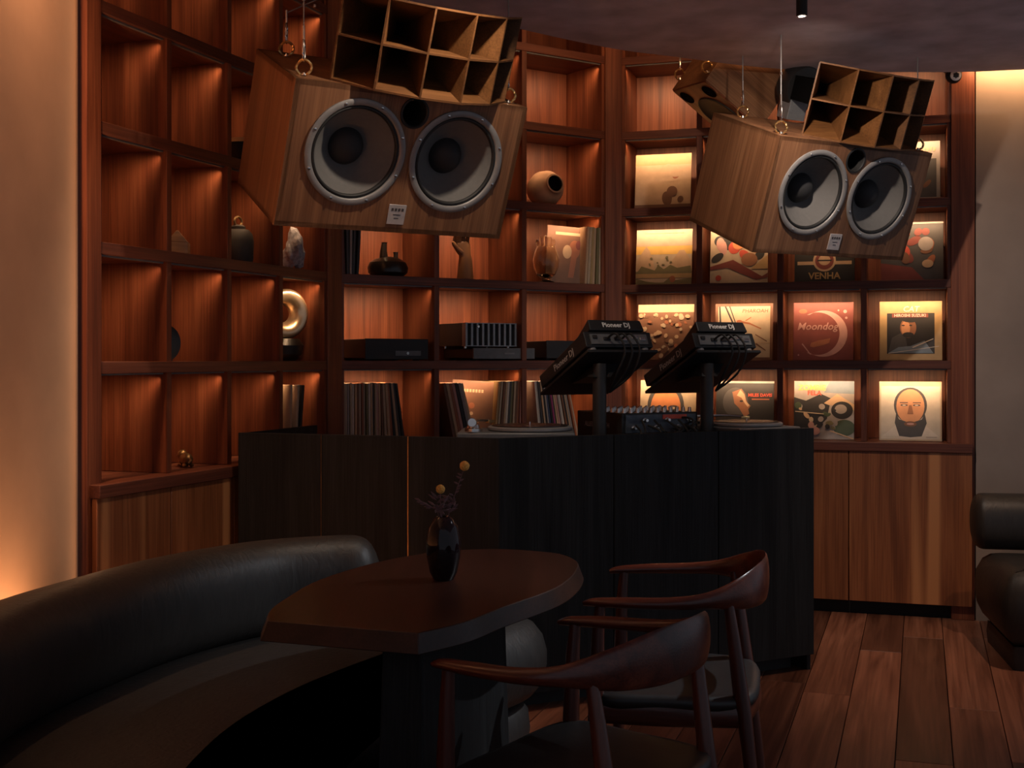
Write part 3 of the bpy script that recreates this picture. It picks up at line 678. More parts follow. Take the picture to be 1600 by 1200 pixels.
# middle bay
p = at(BMd, 606, 'C', .14)
t = thing('spouted_vessel', p, BMd.rz, 'black squat vessel with two spouts in a middle cubby', 'vase')
MB().lathe([(.001, 0), (.07, 0), (.096, .022), (.101, .048), (.090, .074), (.060, .092), (.025, .102), (.001, .104)], 40).build('body', 'black_ceramic', t)
MB().tube([(-.022, 0, .085), (-.024, 0, .13), (-.020, 0, .168), (-.020, 0, .172)], [.024, .017, .013, .016], 16).build('tall_spout', 'black_ceramic', t)
MB().tube([(.040, 0, .080), (.045, 0, .11), (.044, 0, .128)], [.018, .011, .013], 14).build('short_spout', 'black_ceramic', t)
def hand(name, p, rz, label, mat, sc, glass=False):
    t = thing(name, p, rz, label, 'vase' if glass else 'sculpture'); f = MB()
    if glass:
        MB().lathe([(.001, 0), (.042, 0), (.044, .008), (.020, .018), (.022, .026)], 32).build('foot', mat, t)
        MB().lathe([(.022, .024), (.050, .045), (.068, .085), (.072, .125), (.062, .165), (.050, .195), (.050, .205), (.044, .205), (.045, .194), (.056, .165), (.066, .125), (.062, .087), (.046, .050), (.002, .034)], 40).build('bowl', mat, t)
        for k, x in enumerate((-.048, -.026, -.002, .022, .044)):
            h = (.012, .034, .040, .034, .020)[k]
            MB().tube([(x, 0, .196), (x*1.08, 0, .205+h*.6), (x*1.14, 0, .205+h), (x*1.15, 0, .205+h+.010)], [.011, .0115, .011, .005], 12).build('finger', mat, t)
        return t
    MB().lathe([(.001, 0), (.045, 0), (.041, .03), (.037, .08), (.034, .112), (.033, .118)], 24).build('forearm', mat, t)
    MB().tube([(0, 0, .112), (-.003, 0, .135), (-.012, 0, .160), (-.022, 0, .185), (-.026, 0, .196)], [(.033, .030), (.034, .024), (.044, .022), (.046, .020), (.036, .014)], 16, up=(0, 1, 0)).build('palm', mat, t)
    for k in range(4):
        x = -.062+.024*k; L = (.05, .058, .062, .05)[k]
        MB().tube([(x+.004, 0, .182), (x-.004, -.008, .182+L*.5), (x-.010, -.026, .182+L*.85), (x-.012, -.045, .182+L*.9)], [.012, .0115, .010, .006], 10).build('finger', mat, t)
    MB().tube([(-.030, -.008, .142), (-.060, -.018, .158), (-.080, -.022, .180), (-.088, -.022, .192)], [.016, .013, .011, .006], 10).build('thumb', mat, t)
    return t
hand('hand_sculpture', at(BMd, 727, 'C', .12), BMd.rz, 'carved wooden forearm and hand standing upright in a middle cubby', 'carved_wood', 1)
hand('glass_vase', at(BMd, 853, 'C', .085), BMd.rz, 'clear amber glass vase shaped like a hand, before a brown record', 'glass', 1, True)
p = at(BMd, 852, 'B', .15)
t = thing('clay_pot', p, BMd.rz, 'round clay pot lying on its side, dark mouth turned right', 'pot')
Mq = Matrix.Translation((0, 0, .098)) @ Matrix.Rotation(R(-4), 4, 'Z') @ Matrix.Rotation(R(80), 4, 'X')
MB().lathe([(.002, -.10), (.055, -.088), (.088, -.05), (.098, 0), (.088, .045), (.066, .075), (.050, .088), (.052, .104), (.044, .106), (.042, .088)], 44, Mq).build('body', 'clay', t, smooth=60)
MB().lathe([(.0425, .100), (.042, .085), (.03, .06), (.001, .055)], 28, Mq).build('mouth', 'hole_black', t)
MB().lathe([(.030, -.002), (.035, 0), (.035, .012), (.028, .014)], 24).build('ring_stand', 'black_ceramic', t)
# amplifiers
p = at(BMd, 597, 'D', .17)
t = thing('amplifier', p, BMd.rz, 'plain black amplifier with a small display, leftmost in the middle bay', 'amplifier')
MB().box((-.0, .0, .058), (.34, .30, .092)).build('case', 'gear_black', t, bevel=.003)
fpn = MB().box((.0, -.153, .056), (.345, .010, .100)).build('front_plate', 'gear_black', t, bevel=.002)
MB().box((.06, -.1585, .036), (.14, .002, .024)).build('display', 'gear_grey', t)
MB().lathe([(.001, .0), (.008, 0), (.007, .006), (.001, .006)], 16, Matrix.Translation((.055, -.159, .036)) @ Matrix.Rotation(R(90), 4, 'X')).build('knob', 'steel', t)
for sx in (-.13, .13):
    for sy in (-.11, .11): MB().lathe([(.001, 0), (.016, 0), (.018, .012), (.001, .013)], 12, Matrix.Translation((sx, sy, 0))).build('foot', 'rubber', t)
p = at(BMd, 763, 'D', .17)
t = thing('flat_amplifier', p, BMd.rz, 'flat dark grey audio unit under the finned amplifier', 'amplifier')
MB().box((0, 0, .036), (.37, .29, .048)).build('case', 'gear_black', t, bevel=.003)
MB().box((.0, -.150, .036), (.375, .012, .056)).build('front_plate', 'gear_grey', t, bevel=.002)
MB().box((.03, -.1565, .036), (.06, .0015, .008)).build('label_plate', 'driver_frame', t, smooth=0)
for sx in (-.15, .15):
    for sy in (-.11, .11): MB().lathe([(.001, 0), (.013, 0), (.014, .012), (.001, .012)], 12, Matrix.Translation((sx, sy, 0))).build('foot', 'rubber', t)
q = at(BMd, 746, 'D', .17, .0625)
t = thing('finned_amplifier', q, BMd.rz, 'black amplifier with silver-grey vertical cooling fins on a flat unit', 'amplifier')
MB().box((0, .02, .070), (.31, .24, .116)).build('case', 'gear_black', t, bevel=.002)
for sx in (-.13, .13):
    for sy in (-.09, .11): MB().lathe([(.001, 0), (.010, 0), (.010, .013), (.001, .013)], 12, Matrix.Translation((sx, sy, 0))).build('foot', 'steel', t)
f0 = None
for k in range(10):
    if f0 is None: f0 = MB().box((0, 0, 0), (.012, .034, .112)).build('cooling_fin', 'fin_metal', t, smooth=0); q_ = f0
    else: q_ = f0.copy(); COL.objects.link(q_); q_.parent = t
    q_.location = (-.149+k*.0331, -.118, .070)
MB().box((0, -.118, .1275), (.312, .036, .004)).build('fin_cap', 'fin_metal', t); MB().box((0, -.118, .012), (.312, .036, .004)).build('fin_cap', 'fin_metal', t)
MB().lathe([(.001, 0), (.007, 0), (.006, .004), (.001, .004)], 12, Matrix.Translation((-.08, -.136, .11)) @ Matrix.Rotation(R(90), 4, 'X')).build('indicator', 'steel', t)
p = at(BMd, 872, 'D', .17)
t = thing('amplifier', p, BMd.rz, 'black amplifier partly hidden behind the left media player', 'amplifier')
MB().box((-.02, .0, .058), (.33, .30, .088)).build('case', 'gear_black', t, bevel=.003)
MB().box((-.02, -.153, .058), (.335, .010, .094)).build('front_plate', 'gear_black', t, bevel=.002)
for sx in (-.15, .11):
    for sy in (-.11, .11): MB().lathe([(.001, 0), (.016, 0), (.018, .013), (.001, .014)], 12, Matrix.Translation((sx, sy, 0))).build('foot', 'rubber', t)

# records packed upright: every sleeve a thing of its own
LPS = .308
def ordinal(k): return '%d%s' % (k, {1: 'st', 2: 'nd', 3: 'rd'}.get(k if k < 20 else k % 10, 'th'))
def records(bay, row, px0, px1, cols, lean0, lean1, where, group, thick=None, jit=.012, seed=1):
    rr = random.Random(seed); u0 = bay.u_at(px0, .02); u1 = bay.u_at(px1, .02); n = len(cols)
    for k, c in enumerate(cols):
        f = (k+.5)/n; w = (u1-u0)/n*.80; w = min(max(w, .003), .016) if thick is None else thick
        u = u0+(u1-u0)*f; a = lean0+(lean1-lean0)*f
        hgt = LPS-.004*rr.random()
        wth = '%s record spine, %s from the left in %s' % (c, ordinal(k+1), where)
        lift = abs(sin(R(a)))*w/2
        t = thing('record', bay.front(u, .012+jit*rr.random(), SH[row]+.0005+lift), 0, wth, 'record', group)
        t.matrix_world = Matrix.Translation(t.location) @ Matrix.Rotation(bay.rz, 4, 'Z') @ Matrix.Rotation(R(a), 4, 'Y')
        MB().box((0, LPS/2, hgt/2), (w, LPS, hgt)).build('sleeve', pm(c), t, smooth=0, bevel=min(.0012, w*.2), seg=1)
        MB().box((0, LPS/2+.002, hgt/2+.0008), (w*.42, LPS-.006, hgt-.004)).build('inner_sleeve', pm('cream'), t, smooth=0)
def pick(n, seed, pool): r_ = random.Random(seed); return [r_.choice(pool) for _ in range(n)]
records(BL, 'E', 452, 470, ['tan', 'cream', 'black'], 0, 9, 'the lowest right cubby of the left bay', 'records in the left bay')
records(BMd, 'C', 536, 560, ['maroon', 'charcoal', 'grey', 'charcoal', 'black'], -3, 4, 'the row left of the spouted vessel', 'records left of the spouted vessel')
records(BMd, 'C', 912, 943, ['tan', 'cream', 'gold', 'tan', 'olive', 'cream', 'tan'], 4, 1, 'the row right of the glass hand vase', 'records right of the glass vase', seed=4)
records(BMd, 'E', 535, 634, pick(30, 11, ['cream', 'tan', 'white', 'brown', 'tan', 'grey', 'rust', 'cream', 'olive', 'charcoal', 'pink'])[:24]+['tan', 'rust', 'black', 'charcoal', 'black'], 1, -14, 'the lower row under the plain black amplifier', 'records under the plain black amplifier', seed=5) if False else None
records(BMd, 'E', 536, 600, ['tan', 'cream', 'grey', 'cream', 'white', 'tan', 'brown', 'cream', 'rust', 'cream', 'olive', 'white', 'tan', 'charcoal', 'cream', 'pink', 'tan', 'brown'], 0, -1, 'the upright row under the plain black amplifier', 'upright records under the plain black amplifier', seed=5)
records(BMd, 'E', 602, 634, ['cream', 'tan', 'rust', 'black', 'tan', 'charcoal', 'black'], -2.5, -9, 'the leaning row under the plain black amplifier', 'leaning records under the plain black amplifier', seed=6)
records(BMd, 'E', 708, 745, ['brown', 'tan', 'rust', 'pink', 'black', 'grey', 'cream'], -12, -15, 'the leaning row under the finned amplifier', 'leaning records under the finned amplifier', seed=7)
records(BMd, 'E', 772, 821, ['gold', 'cream', 'brown', 'tan', 'white', 'charcoal', 'olive', 'cream', 'brown', 'rust', 'pink', 'tan', 'rust'], 6, 1, 'the upright row under the finned amplifier', 'upright records under the finned amplifier', seed=8)
records(BMd, 'E', 842, 905, ['white', 'grey', 'charcoal', 'tan', 'black', 'grey', 'dark blue', 'black', 'magenta', 'charcoal', 'tan', 'pink', 'grey', 'white', 'brown', 'black', 'tan', 'grey', 'rust', 'cream'], -6, -14, 'the leaning row behind left player stand', 'leaning records behind the left player stand', seed=9)

# record covers shown front-on
def art_part(par, shapes, s=.31):
    mats = []; mb = MB()
    for k, (kind, colr, *a) in enumerate(shapes):
        if colr not in mats: mats.append(colr)
        mi = mats.index(colr)
        if kind == 'e':
            cx, cz, rx, rz_ = a[:4]; rot = a[4] if len(a) > 4 else 0
            pts = [(cx+rx*cos(t)*cos(rot)-rz_*sin(t)*sin(rot), cz+rx*cos(t)*sin(rot)+rz_*sin(t)*cos(rot)) for t in [2*pi*i/28 for i in range(28)]]
        elif kind == 'r': x0, z0, x1, z1 = a; pts = [(x0, z0), (x1, z0), (x1, z1), (x0, z1)]
        elif kind == 'arc':  # crescent: outer and inner circle
            cx, cz, r1, dx, dz, r2 = a
            big = [(cx+r1*cos(t), cz+r1*sin(t)) for t in [R(-125+250*i/30) for i in range(31)]]
            pts = None
            n = 31; lo = [(cx+dx+r2*cos(t), cz+dz+r2*sin(t)) for t in [R(-118+236*i/30) for i in range(31)]]
            y = -.0034-.00012*k; vs = [((x-.5)*s, y, z*s) for x, z in big+lo]
            mb.add(vs, [(i, i+1, n+i+1, n+i) for i in range(n-1)], mi); continue
        else: pts = a[0]
        y = -.0034-.00012*k
        mb.add([((min(max(x, .0), 1)-.5)*s, y, min(max(z, .0), 1)*s) for x, z in pts], [list(range(len(pts)))], mi)
    o = mb.build('printed_art', [pm(c) for c in mats], par, smooth=0)
    return o
def cover(bay, px, row, label, base, shapes, lean=8, v=.085, s=.307, group='record covers on display'):
    vv = v; u = bay.u_at(px, vv)
    t = thing('record_cover', (0, 0, 0), 0, label, 'record', group)
    t.matrix_world = Matrix.Translation(bay.front(u, vv, SH[row]+.001)) @ Matrix.Rotation(bay.rz, 4, 'Z') @ Matrix.Rotation(R(-lean), 4, 'X')
    MB().box((0, 0, s/2), (s, .006, s)).build('sleeve', pm(base), t, smooth=0, bevel=.001, seg=1)
    if shapes: art_part(t, shapes, s)
    # small easel wedge that holds the sleeve at its angle
    c, d_ = cos(R(lean)), sin(R(lean)); 
    MB().hexa([(-.03, .0035, .002), (.03, .0035, .002), (.03, .085, .016), (-.03, .085, .016), (-.03, .0035, .16), (.03, .0035, .16), (.03, .008, .16), (-.03, .008, .16)]).build('easel', 'gear_black', t, smooth=0)
    return t
def ctext(t, txt, size, x, z, mat, s=.307, **kw):
    return text_part(txt, size*s, Matrix.Translation(((x-.5)*s, -.0052, z*s)) @ Matrix.Rotation(R(90), 4, 'X'), mat, t, **kw)
rr = random.Random(21)
def blobs(n, cols, box, rmin, rmax, sd):
    r_ = random.Random(sd)
    return [('e', r_.choice(cols), r_.uniform(box[0], box[2]), r_.uniform(box[1], box[3]), r_.uniform(rmin, rmax), r_.uniform(rmin, rmax), r_.uniform(0, 3)) for _ in range(n)]
cover(BR, 1035, 'B', 'faded pale brown record cover with misty shapes, top left of the covers', 'tan',
      [('r', 'gold', 0, .8, 1, 1)]+blobs(10, ['tan', 'brown', 'rust', 'tan'], (.08, .1, .92, .75), .04, .14, 3)+[('r', 'brown', 0, 0, 1, .08)])
t = cover(BR, 1036.5, 'C', 'cream record cover showing two hills and a dark valley', 'cream',
      [('p', 'yellow', [(.0, .55), (1, .55), (1, .95), (0, .95)]), ('r', 'cream', 0, .70, 1, 1), ('p', 'tan', [(0, .25), (.0, .42), (.18, .70), (.24, .62), (.36, .25)]), ('p', 'tan', [(.55, .25), (.66, .45), (.78, .62), (.86, .62), (1, .40), (1, .25)]),
       ('p', 'olive', [(.02, .22), (.10, .34), (.22, .30), (.34, .26), (.40, .36), (.50, .28), (.62, .36), (.74, .30), (.98, .34), (1, .22)]), ('r', 'olive', 0, .20, 1, .24), ('r', 'gold', 0, .12, 1, .20),
       ('p', 'olive', [(0, 0), (0, .12), (.2, .06), (.35, .04), (.5, .04), (.62, .14), (.7, .08), (1, .12), (1, 0)]), ('e', 'rust', .66, .10, .05, .06)]+blobs(9, ['olive'], (.2, .34, .7, .5), .012, .03, 8)+[('r', 'tan', .15, .93, .85, .945)])
cover(BR, 1154, 'C', 'record cover with red and black collage, half hidden by the right hanging speaker', 'cream',
      blobs(14, ['red', 'black', 'orange', 'black', 'pink'], (.1, .45, .9, .9), .06, .15, 12)+[('p', 'maroon', [(0, .3), (.4, .42), (.9, .12), (1, .18), (1, .1), (.8, .06), (.3, .28), (0, .24)]), ('e', 'dark skin', .68, .42, .14, .12), ('e', 'red', .15, .10, .05, .05), ('p', 'gold', [(.7, .25), (1, .5), (1, .25)])])
t = cover(BR, 1288, 'C', 'black record cover with a round emblem over gold lettering, under the right hanging speaker', 'black',
      [('r', 'tan', .05, .30, .95, .36), ('e', 'tan', .5, .37, .19, .19), ('e', 'maroon', .5, .37, .155, .155), ('e', 'tan', .5, .38, .10, .09), ('r', 'black', .38, .36, .62, .385)])
ctext(t, 'VENHA', .16, .5, .10, pm('gold'), bold=.0012)
cover(BR, 1425, 'C', 'dark record cover with red flower shapes, right of the right hanging speaker', 'charcoal',
      blobs(16, ['red', 'maroon', 'rust', 'red', 'brown'], (.1, .3, .9, .85), .05, .13, 5)+[('e', 'grey', .72, .62, .12, .12), ('e', 'tan', .75, .28, .09, .07), ('p', 'maroon', [(0, 0), (0, .3), (.5, .22), (.7, 0)]), ('r', 'grey', 0, .96, 1, .99)])
cover(BR, 1420, 'B', 'grey-brown record cover with small white lettering, topmost at the right', 'grey',
      [('r', 'charcoal', .06, .04, .94, .70)]+blobs(7, ['brown', 'tan'], (.2, .1, .9, .6), .03, .10, 6)+[('p', 'tan', [(.50+.055*k, .82), (.53+.055*k, .82), (.55+.055*k, .90-.03*(k % 2)), (.51+.055*k, .90)]) for k in range(8)])
cover(BR, 1039, 'D', 'brown record cover showing a packed crowd of pale heads', 'brown',
      [('r', 'tan', 0, .86, 1, 1)]+blobs(70, ['tan', 'cream', 'brown', 'tan', 'rust'], (.04, .06, .96, .84), .02, .048, 2))
t = cover(BR, 1161.5, 'D', 'cream record cover with bare dark branches, in a brown frame', 'brown',
      [('r', 'cream', .05, .05, .95, .95), ('p', 'black', [(.06, .95), (.09, .95), (.11, .60), (.085, .60)]), ('p', 'black', [(.16, .95), (.19, .95), (.34, .62), (.31, .62)]), ('p', 'black', [(.24, .95), (.26, .95), (.40, .55), (.385, .55)]), ('e', 'rust', .42, .68, .05, .03),
       ('p', 'rust', [(.42, .70), (.60, .66), (.80, .56), (.80, .54), (.60, .63), (.42, .66)]), ('p', 'rust', [(.52, .70), (.62, .76), (.63, .75), (.54, .69)]), ('p', 'brown', [(.70, .46), (.90, .34), (.90, .32), (.70, .44)]), ('r', 'tan', .05, .30, .95, .31), ('p', 'brown', [(.72, .30), (.88, .18), (.88, .16), (.70, .28)])])
ctext(t, 'PHAROAH', .095, .69, .865, pm('brown'), shear=.15)
t = cover(BR, 1286, 'D', 'maroon record cover with a pale crescent moon and lettering', 'maroon',
      [('arc', 'pink', .50, .46, .40, -.10, .0, .37), ('e', 'pink', .86, .84, .03, .03), ('e', 'pink', .75, .86, .015, .015), ('e', 'pink', .88, .73, .02, .02), ('e', 'rust', .16, .85, .07, .04), ('p', 'pink', [(.14, .28), (.16, .29), (.30, .10), (.28, .10)]), ('p', 'rust', [(.3, .30), (.42, .34), (.62, .38), (.60, .30), (.5, .26), (.34, .22), (.28, .24)]), ('e', 'pink', .09, .09, .014, .014)])
ctext(t, 'Moondog', .175, .40, .58, pm('pink'), shear=.25, bold=.0006); 
t = cover(BR, 1423, 'D', 'gold-bordered record cover with a dark portrait, rightmost in its row', 'gold',
      [('r', 'black', .12, .11, .88, .80), ('p', 'charcoal', [(.14, .13), (.20, .38), (.40, .50), (.45, .2)]), ('e', 'dark skin', .46, .55, .13, .17), ('e', 'skin', .42, .54, .07, .13), ('e', 'black', .50, .72, .17, .08), ('e', 'black', .46, .43, .09, .045), ('e', 'black', .38, .59, .025, .012), ('e', 'black', .50, .59, .025, .012), ('p', 'steel blue', [(.14, .12), (.30, .22), (.50, .24), (.72, .33), (.86, .12)]), ('p', 'white', [(.52, .22), (.86, .37), (.86, .355), (.54, .21)]), ('p', 'white', [(.14, .12), (.95, .24), (.95, .232), (.14, .112)]), ('r', 'maroon', .20, .725, .78, .79)])
ctext(t, 'CAT', .13, .50, .865, pm('white'), shear=.2, bold=.0006); ctext(t, 'HIROSHI SUZUKI', .068, .49, .757, pm('white'), bold=.0005)
t = cover(BR, 1042.5, 'E', 'cream record cover with a large red-lit face wrapped in a dark scarf', 'cream',
      [('e', 'charcoal', .46, .52, .33, .44), ('r', 'charcoal', .16, 0, .77, .45), ('e', 'orange', .46, .50, .27, .37), ('p', 'red', [(.22, .40), (.70, .40), (.64, .12), (.50, .04), (.40, .04), (.28, .14)]), ('e', 'charcoal', .34, .50, .10, .045), ('e', 'charcoal', .60, .51, .10, .045), ('e', 'cream', .34, .495, .035, .018), ('e', 'cream', .60, .505, .035, .018), ('e', 'maroon', .46, .20, .09, .03), ('p', 'rust', [(.44, .46), (.48, .46), (.52, .30), (.40, .30)]), ('r', 'grey', .74, .93, .96, .97)])
t = cover(BR, 1163, 'E', 'black record cover with a lit profile and red lettering', 'black',
      [('e', 'charcoal', .34, .62, .22, .26), ('p', 'dark skin', [(.28, .80), (.44, .86), (.50, .76), (.54, .62), (.60, .56), (.56, .50), (.58, .42), (.50, .36), (.40, .52), (.32, .60)]), ('p', 'tan', [(.42, .84), (.49, .76), (.52, .64), (.58, .57), (.55, .54), (.50, .60), (.44, .70), (.36, .74)]), ('e', 'black', .44, .64, .03, .015), ('r', 'olive', .74, .03, .94, .22), ('r', 'grey', 0, .955, 1, .99), ('r', 'rust', .62, .665, .92, .685)])
ctext(t, 'MILES DAVIS', .075, .76, .745, pm('red'), bold=.0008); ctext(t, 'LIVE', .06, .74, .81, pm('red'), bold=.0005) if False else None
t = cover(BR, 1287, 'E', 'record cover with a crowded dark drawing and yellow lettering', 'grey',
      [('p', 'steel blue', [(.5, .80), (.60, 1), (1, 1), (1, .78)]), ('p', 'black', [(0, .05), (0, .72), (.2, .66), (.45, .78), (.62, .70), (.55, .35), (.3, .1)]), ('p', 'tan', [(.5, .62), (.72, .78), (1, .60), (1, .50), (.8, .60), (.6, .58)]), ('e', 'black', .80, .50, .18, .15), ('e', 'grey', .78, .52, .10, .08), ('e', 'dark green', .84, .20, .18, .14)]
      +blobs(26, ['black', 'tan', 'dark green', 'black', 'cream', 'olive', 'grey'], (.05, .08, .7, .62), .02, .07, 14)+[('p', 'cream', [(.02, .48), (.5, .44), (.5, .425), (.02, .465)]), ('p', 'tan', [(.6, .16), (1, .02), (1, .0), (.6, .14)]), ('e', 'pink', .35, .14, .09, .07), ('e', 'pink', .29, .24, .05, .06)])
ctext(t, 'ZOMBIE', .13, .30, .88, pm('yellow'), bold=.001); ctext(t, 'FELA', .11, .34, .79, pm('red'), bold=.001)
t = cover(BR, 1422.5, 'E', 'cream record cover with a bearded face on a pale ground, bottom right', 'cream',
      [('r', 'pale', .03, .03, .97, .92), ('p', 'white', [(.06, .08), (.26, .26), (.5, .30), (.74, .26), (.95, .08)]), ('e', 'charcoal', .50, .60, .265, .30), ('e', 'skin', .50, .58, .225, .29), ('p', 'charcoal', [(.27, .46), (.32, .36), (.5, .30), (.68, .36), (.73, .46), (.76, .30), (.68, .08), (.50, .06), (.32, .08), (.25, .30)]), ('e', 'brown', .50, .285, .10, .045), ('e', 'pink', .50, .285, .06, .018), ('e', 'charcoal', .40, .60, .06, .016), ('e', 'charcoal', .60, .60, .06, .016), ('r', 'charcoal', .33, .635, .46, .65), ('r', 'charcoal', .54, .635, .67, .65), ('e', 'white', .40, .598, .03, .009), ('e', 'white', .60, .598, .03, .009), ('p', 'dark skin', [(.48, .60), (.52, .60), (.55, .45), (.45, .45)]), ('r', 'grey', .75, .06, .92, .07)])
# two brown covers facing out among the packed records
for px, row, lab, v_, rzz in ((746, 'E', 'brown record cover with pale lettering, standing half turned in the packed row', .06, -.35), (896, 'C', 'red-brown record cover with a pale figure behind the glass hand vase', .05, -.30)):
    u = BMd.u_at(px, v_)
    t = thing('record_cover', (0, 0, 0), 0, lab, 'record')
    t.matrix_world = Matrix.Translation(BMd.front(u, v_+.03, SH[row]+.003)) @ Matrix.Rotation(BMd.rz+rzz-.05, 4, 'Z') @ Matrix.Rotation(R(-5), 4, 'X') @ Matrix.Rotation(R(4), 4, 'Y')
    MB().box((.0, 0, LPS/2), (.26 if row == 'E' else .28, .006, LPS)).build('sleeve', pm('brown'), t, smooth=0, bevel=.001)
    if row == 'E':
        ctext(t, 'AUTORENO', .09, .42, .83, pm('tan')) if False else art_part(t, [('r', 'brown', .1, .05, .9, .95)]+[('r', 'tan', .22+.05*k, .80, .255+.05*k, .85) for k in range(8)]+[('e', 'rust', .42, .58, .05, .05), ('r', 'tan', .30, .30, .55, .315), ('e', 'tan', .42, .45, .03, .03)])
    else:
        art_part(t, [('r', 'tan', .20, .84, .85, .89), ('e', 'rust', .55, .60, .10, .16), ('e', 'tan', .42, .55, .08, .12), ('p', 'rust', [(.45, .1), (.55, .1), (.60, .5), (.5, .5)]), ('e', 'maroon', .62, .68, .05, .08)])

# ---------------------------------------------------------------- table and vase
top = [(-.531, 2.712), (-.196, 2.592), (-.105, 2.70), (-.029, 2.85), (.094, 3.07), (.150, 3.24), (.178, 3.40), (.180, 3.52), (.140, 3.64), (.06, 3.70), (-.04, 3.735), (-.14, 3.72), (-.226, 3.68), (-.376, 3.495), (-.495, 3.22), (-.538, 2.96), (-.547, 2.82)]
cor = top[:2]; right_ = catmull([(x, y, 0) for x, y in top[1:]+top[:1]], 5)
outl = [top[0]]+[(p.x, p.y) for p in right_[:-1]]
def offset(poly, d):
    out = []; n = len(poly)
    for i in range(n):
        p0, p1, p2 = Vector(poly[i-1]), Vector(poly[i]), Vector(poly[(i+1) % n])
        a = (p1-p0).normalized(); b_ = (p2-p1).normalized(); n1 = Vector((a.y, -a.x)); n2 = Vector((b_.y, -b_.x))
        m_ = (n1+n2); m_ = m_/max(m_.length, 1e-6); k = max(m_.dot(n1), .5)
        out.append(tuple(p1+m_*d/k))
    return out
tb = thing('dining_table', (-.18, 3.15, 0), 0, 'dark boat-shaped wooden table with a slab pedestal in the foreground', 'table')
T0 = Vector((-.18, 3.15))
loc2 = lambda P: [(x-T0.x, y-T0.y) for x, y in P]
MB().prism(loc2(offset(outl, .016)), .698, .740, poly2=loc2(outl)).build('tabletop', 'table_wood', tb, smooth=25, bevel=.002)
# slab pedestal, its long side along the table
ax = Vector((.335, .94, 0)).normalized(); ay = Vector((-ax.y, ax.x, 0))
pc = Vector((-.215, 2.80, 0))
def slab(c, L, Wd, L2, W2, z0, z1, nm):
    t_, b_ = [], []
    for sx, sy in ((-1, -1), (1, -1), (1, 1), (-1, 1)):
        q = c+ax*sx*L/2+ay*sy*Wd/2-Vector((T0.x, T0.y, 0)); t_.append((q.x, q.y, z1))
        q = c+ax*sx*L2/2+ay*sy*W2/2-Vector((T0.x, T0.y, 0)); b_.append((q.x, q.y, z0))
    MB().hexa(b_+t_).build(nm, 'black_wood', tb, smooth=0, bevel=.004)
slab(Vector((-.150, 2.95, 0)), .52, .095, .58, .12, 0, .699, 'pedestal')
vz = thing('flower_vase', ray_at_z(693, 905, .741), 0, 'glossy black egg-shaped vase holding dried flowers on the table', 'vase')
MB().lathe([(.001, 0), (.026, 0), (.036, .02), (.0435, .06), (.0445, .10), (.038, .135), (.026, .155), (.018, .162), (.016, .160), (.024, .15), (.034, .13), (.038, .10), (.001, .02)], 40).build('body', 'vase_black', vz, smooth=60)
bq = thing('dried_bouquet', vz.location+Vector((0, 0, .02)), 0, 'dried stems with two yellow ball flowers in the black vase', 'flowers')
rr = random.Random(4)
def stem(pts, r=.0013): return MB().tube(catmull(pts, 6), r, 6).build('stem', 'dried_stem', bq)
stem([(0, 0, .01), (.012, 0, .14), (.03, 0, .20), (.052, .0, .262)]); stem([(0, 0, .01), (-.004, 0, .14), (-.008, 0, .18), (-.008, 0, .205)])
for c, r_ in (((.054, 0, .272), .0125), ((-.008, 0, .212), .0115)):
    bm = bmesh.new(); bmesh.ops.create_icosphere(bm, subdivisions=4, radius=r_)
    r2 = random.Random(1)
    for v in bm.verts: v.co *= 1+r2.uniform(-.07, .07)
    me = bpy.data.meshes.new('flower_head'); bm.to_mesh(me); bm.free(); me.materials.append(MAT['flower_yellow'])
    o = bpy.data.objects.new('flower_head', me); COL.objects.link(o); o.parent = bq; o.location = c
def leaf(p, d, L, w):
    d = Vector(d).normalized(); s = d.cross(Vector((0, 1, .3))).normalized()*w; p = Vector(p)
    up_ = d.cross(s).normalized()*.001
    vs = [p, p+d*L*.35+s, p+d*L*.7+s*.7, p+d*L, p+d*L*.7-s*.7, p+d*L*.35-s]
    MB().add([v+up_ for v in vs]+[v-up_ for v in vs], [(0, 1, 2, 3, 4, 5), (11, 10, 9, 8, 7, 6)]+[(i, (i+1) % 6, 6+(i+1) % 6, 6+i) for i in range(6)]).build('leaf', 'dried_stem', bq)
for k in range(5):
    e_ = (rr.uniform(-.03, .03), rr.uniform(-.02, .02), rr.uniform(.16, .195)); stem([(0, 0, .01), (e_[0]*.3, e_[1]*.3, .14), e_])
stem([(0, 0, .01), (-.012, 0, .142), (-.03, .0, .165), (-.055, 0, .178)])
for k in range(40):
    f = rr.random(); ang = rr.uniform(0, 2*pi)
    base = Vector((rr.uniform(-.022, .028), rr.uniform(-.015, .015), rr.uniform(.148, .19)))
    leaf(base, (cos(ang), .4*sin(ang), rr.uniform(-.1, .8)), rr.uniform(.014, .028), rr.uniform(.002, .004))
for k in range(7): leaf((-.03-.005*k, 0, .165+.003*k), (-1, rr.uniform(-.3, .3), rr.uniform(-.2, .6)), .016, .0028)
for k in range(10):
    f = k/10; leaf((.02+.03*f, 0, .18+.075*f), (rr.choice((-1, 1)), rr.uniform(-.4, .4), .5), .013, .0025)

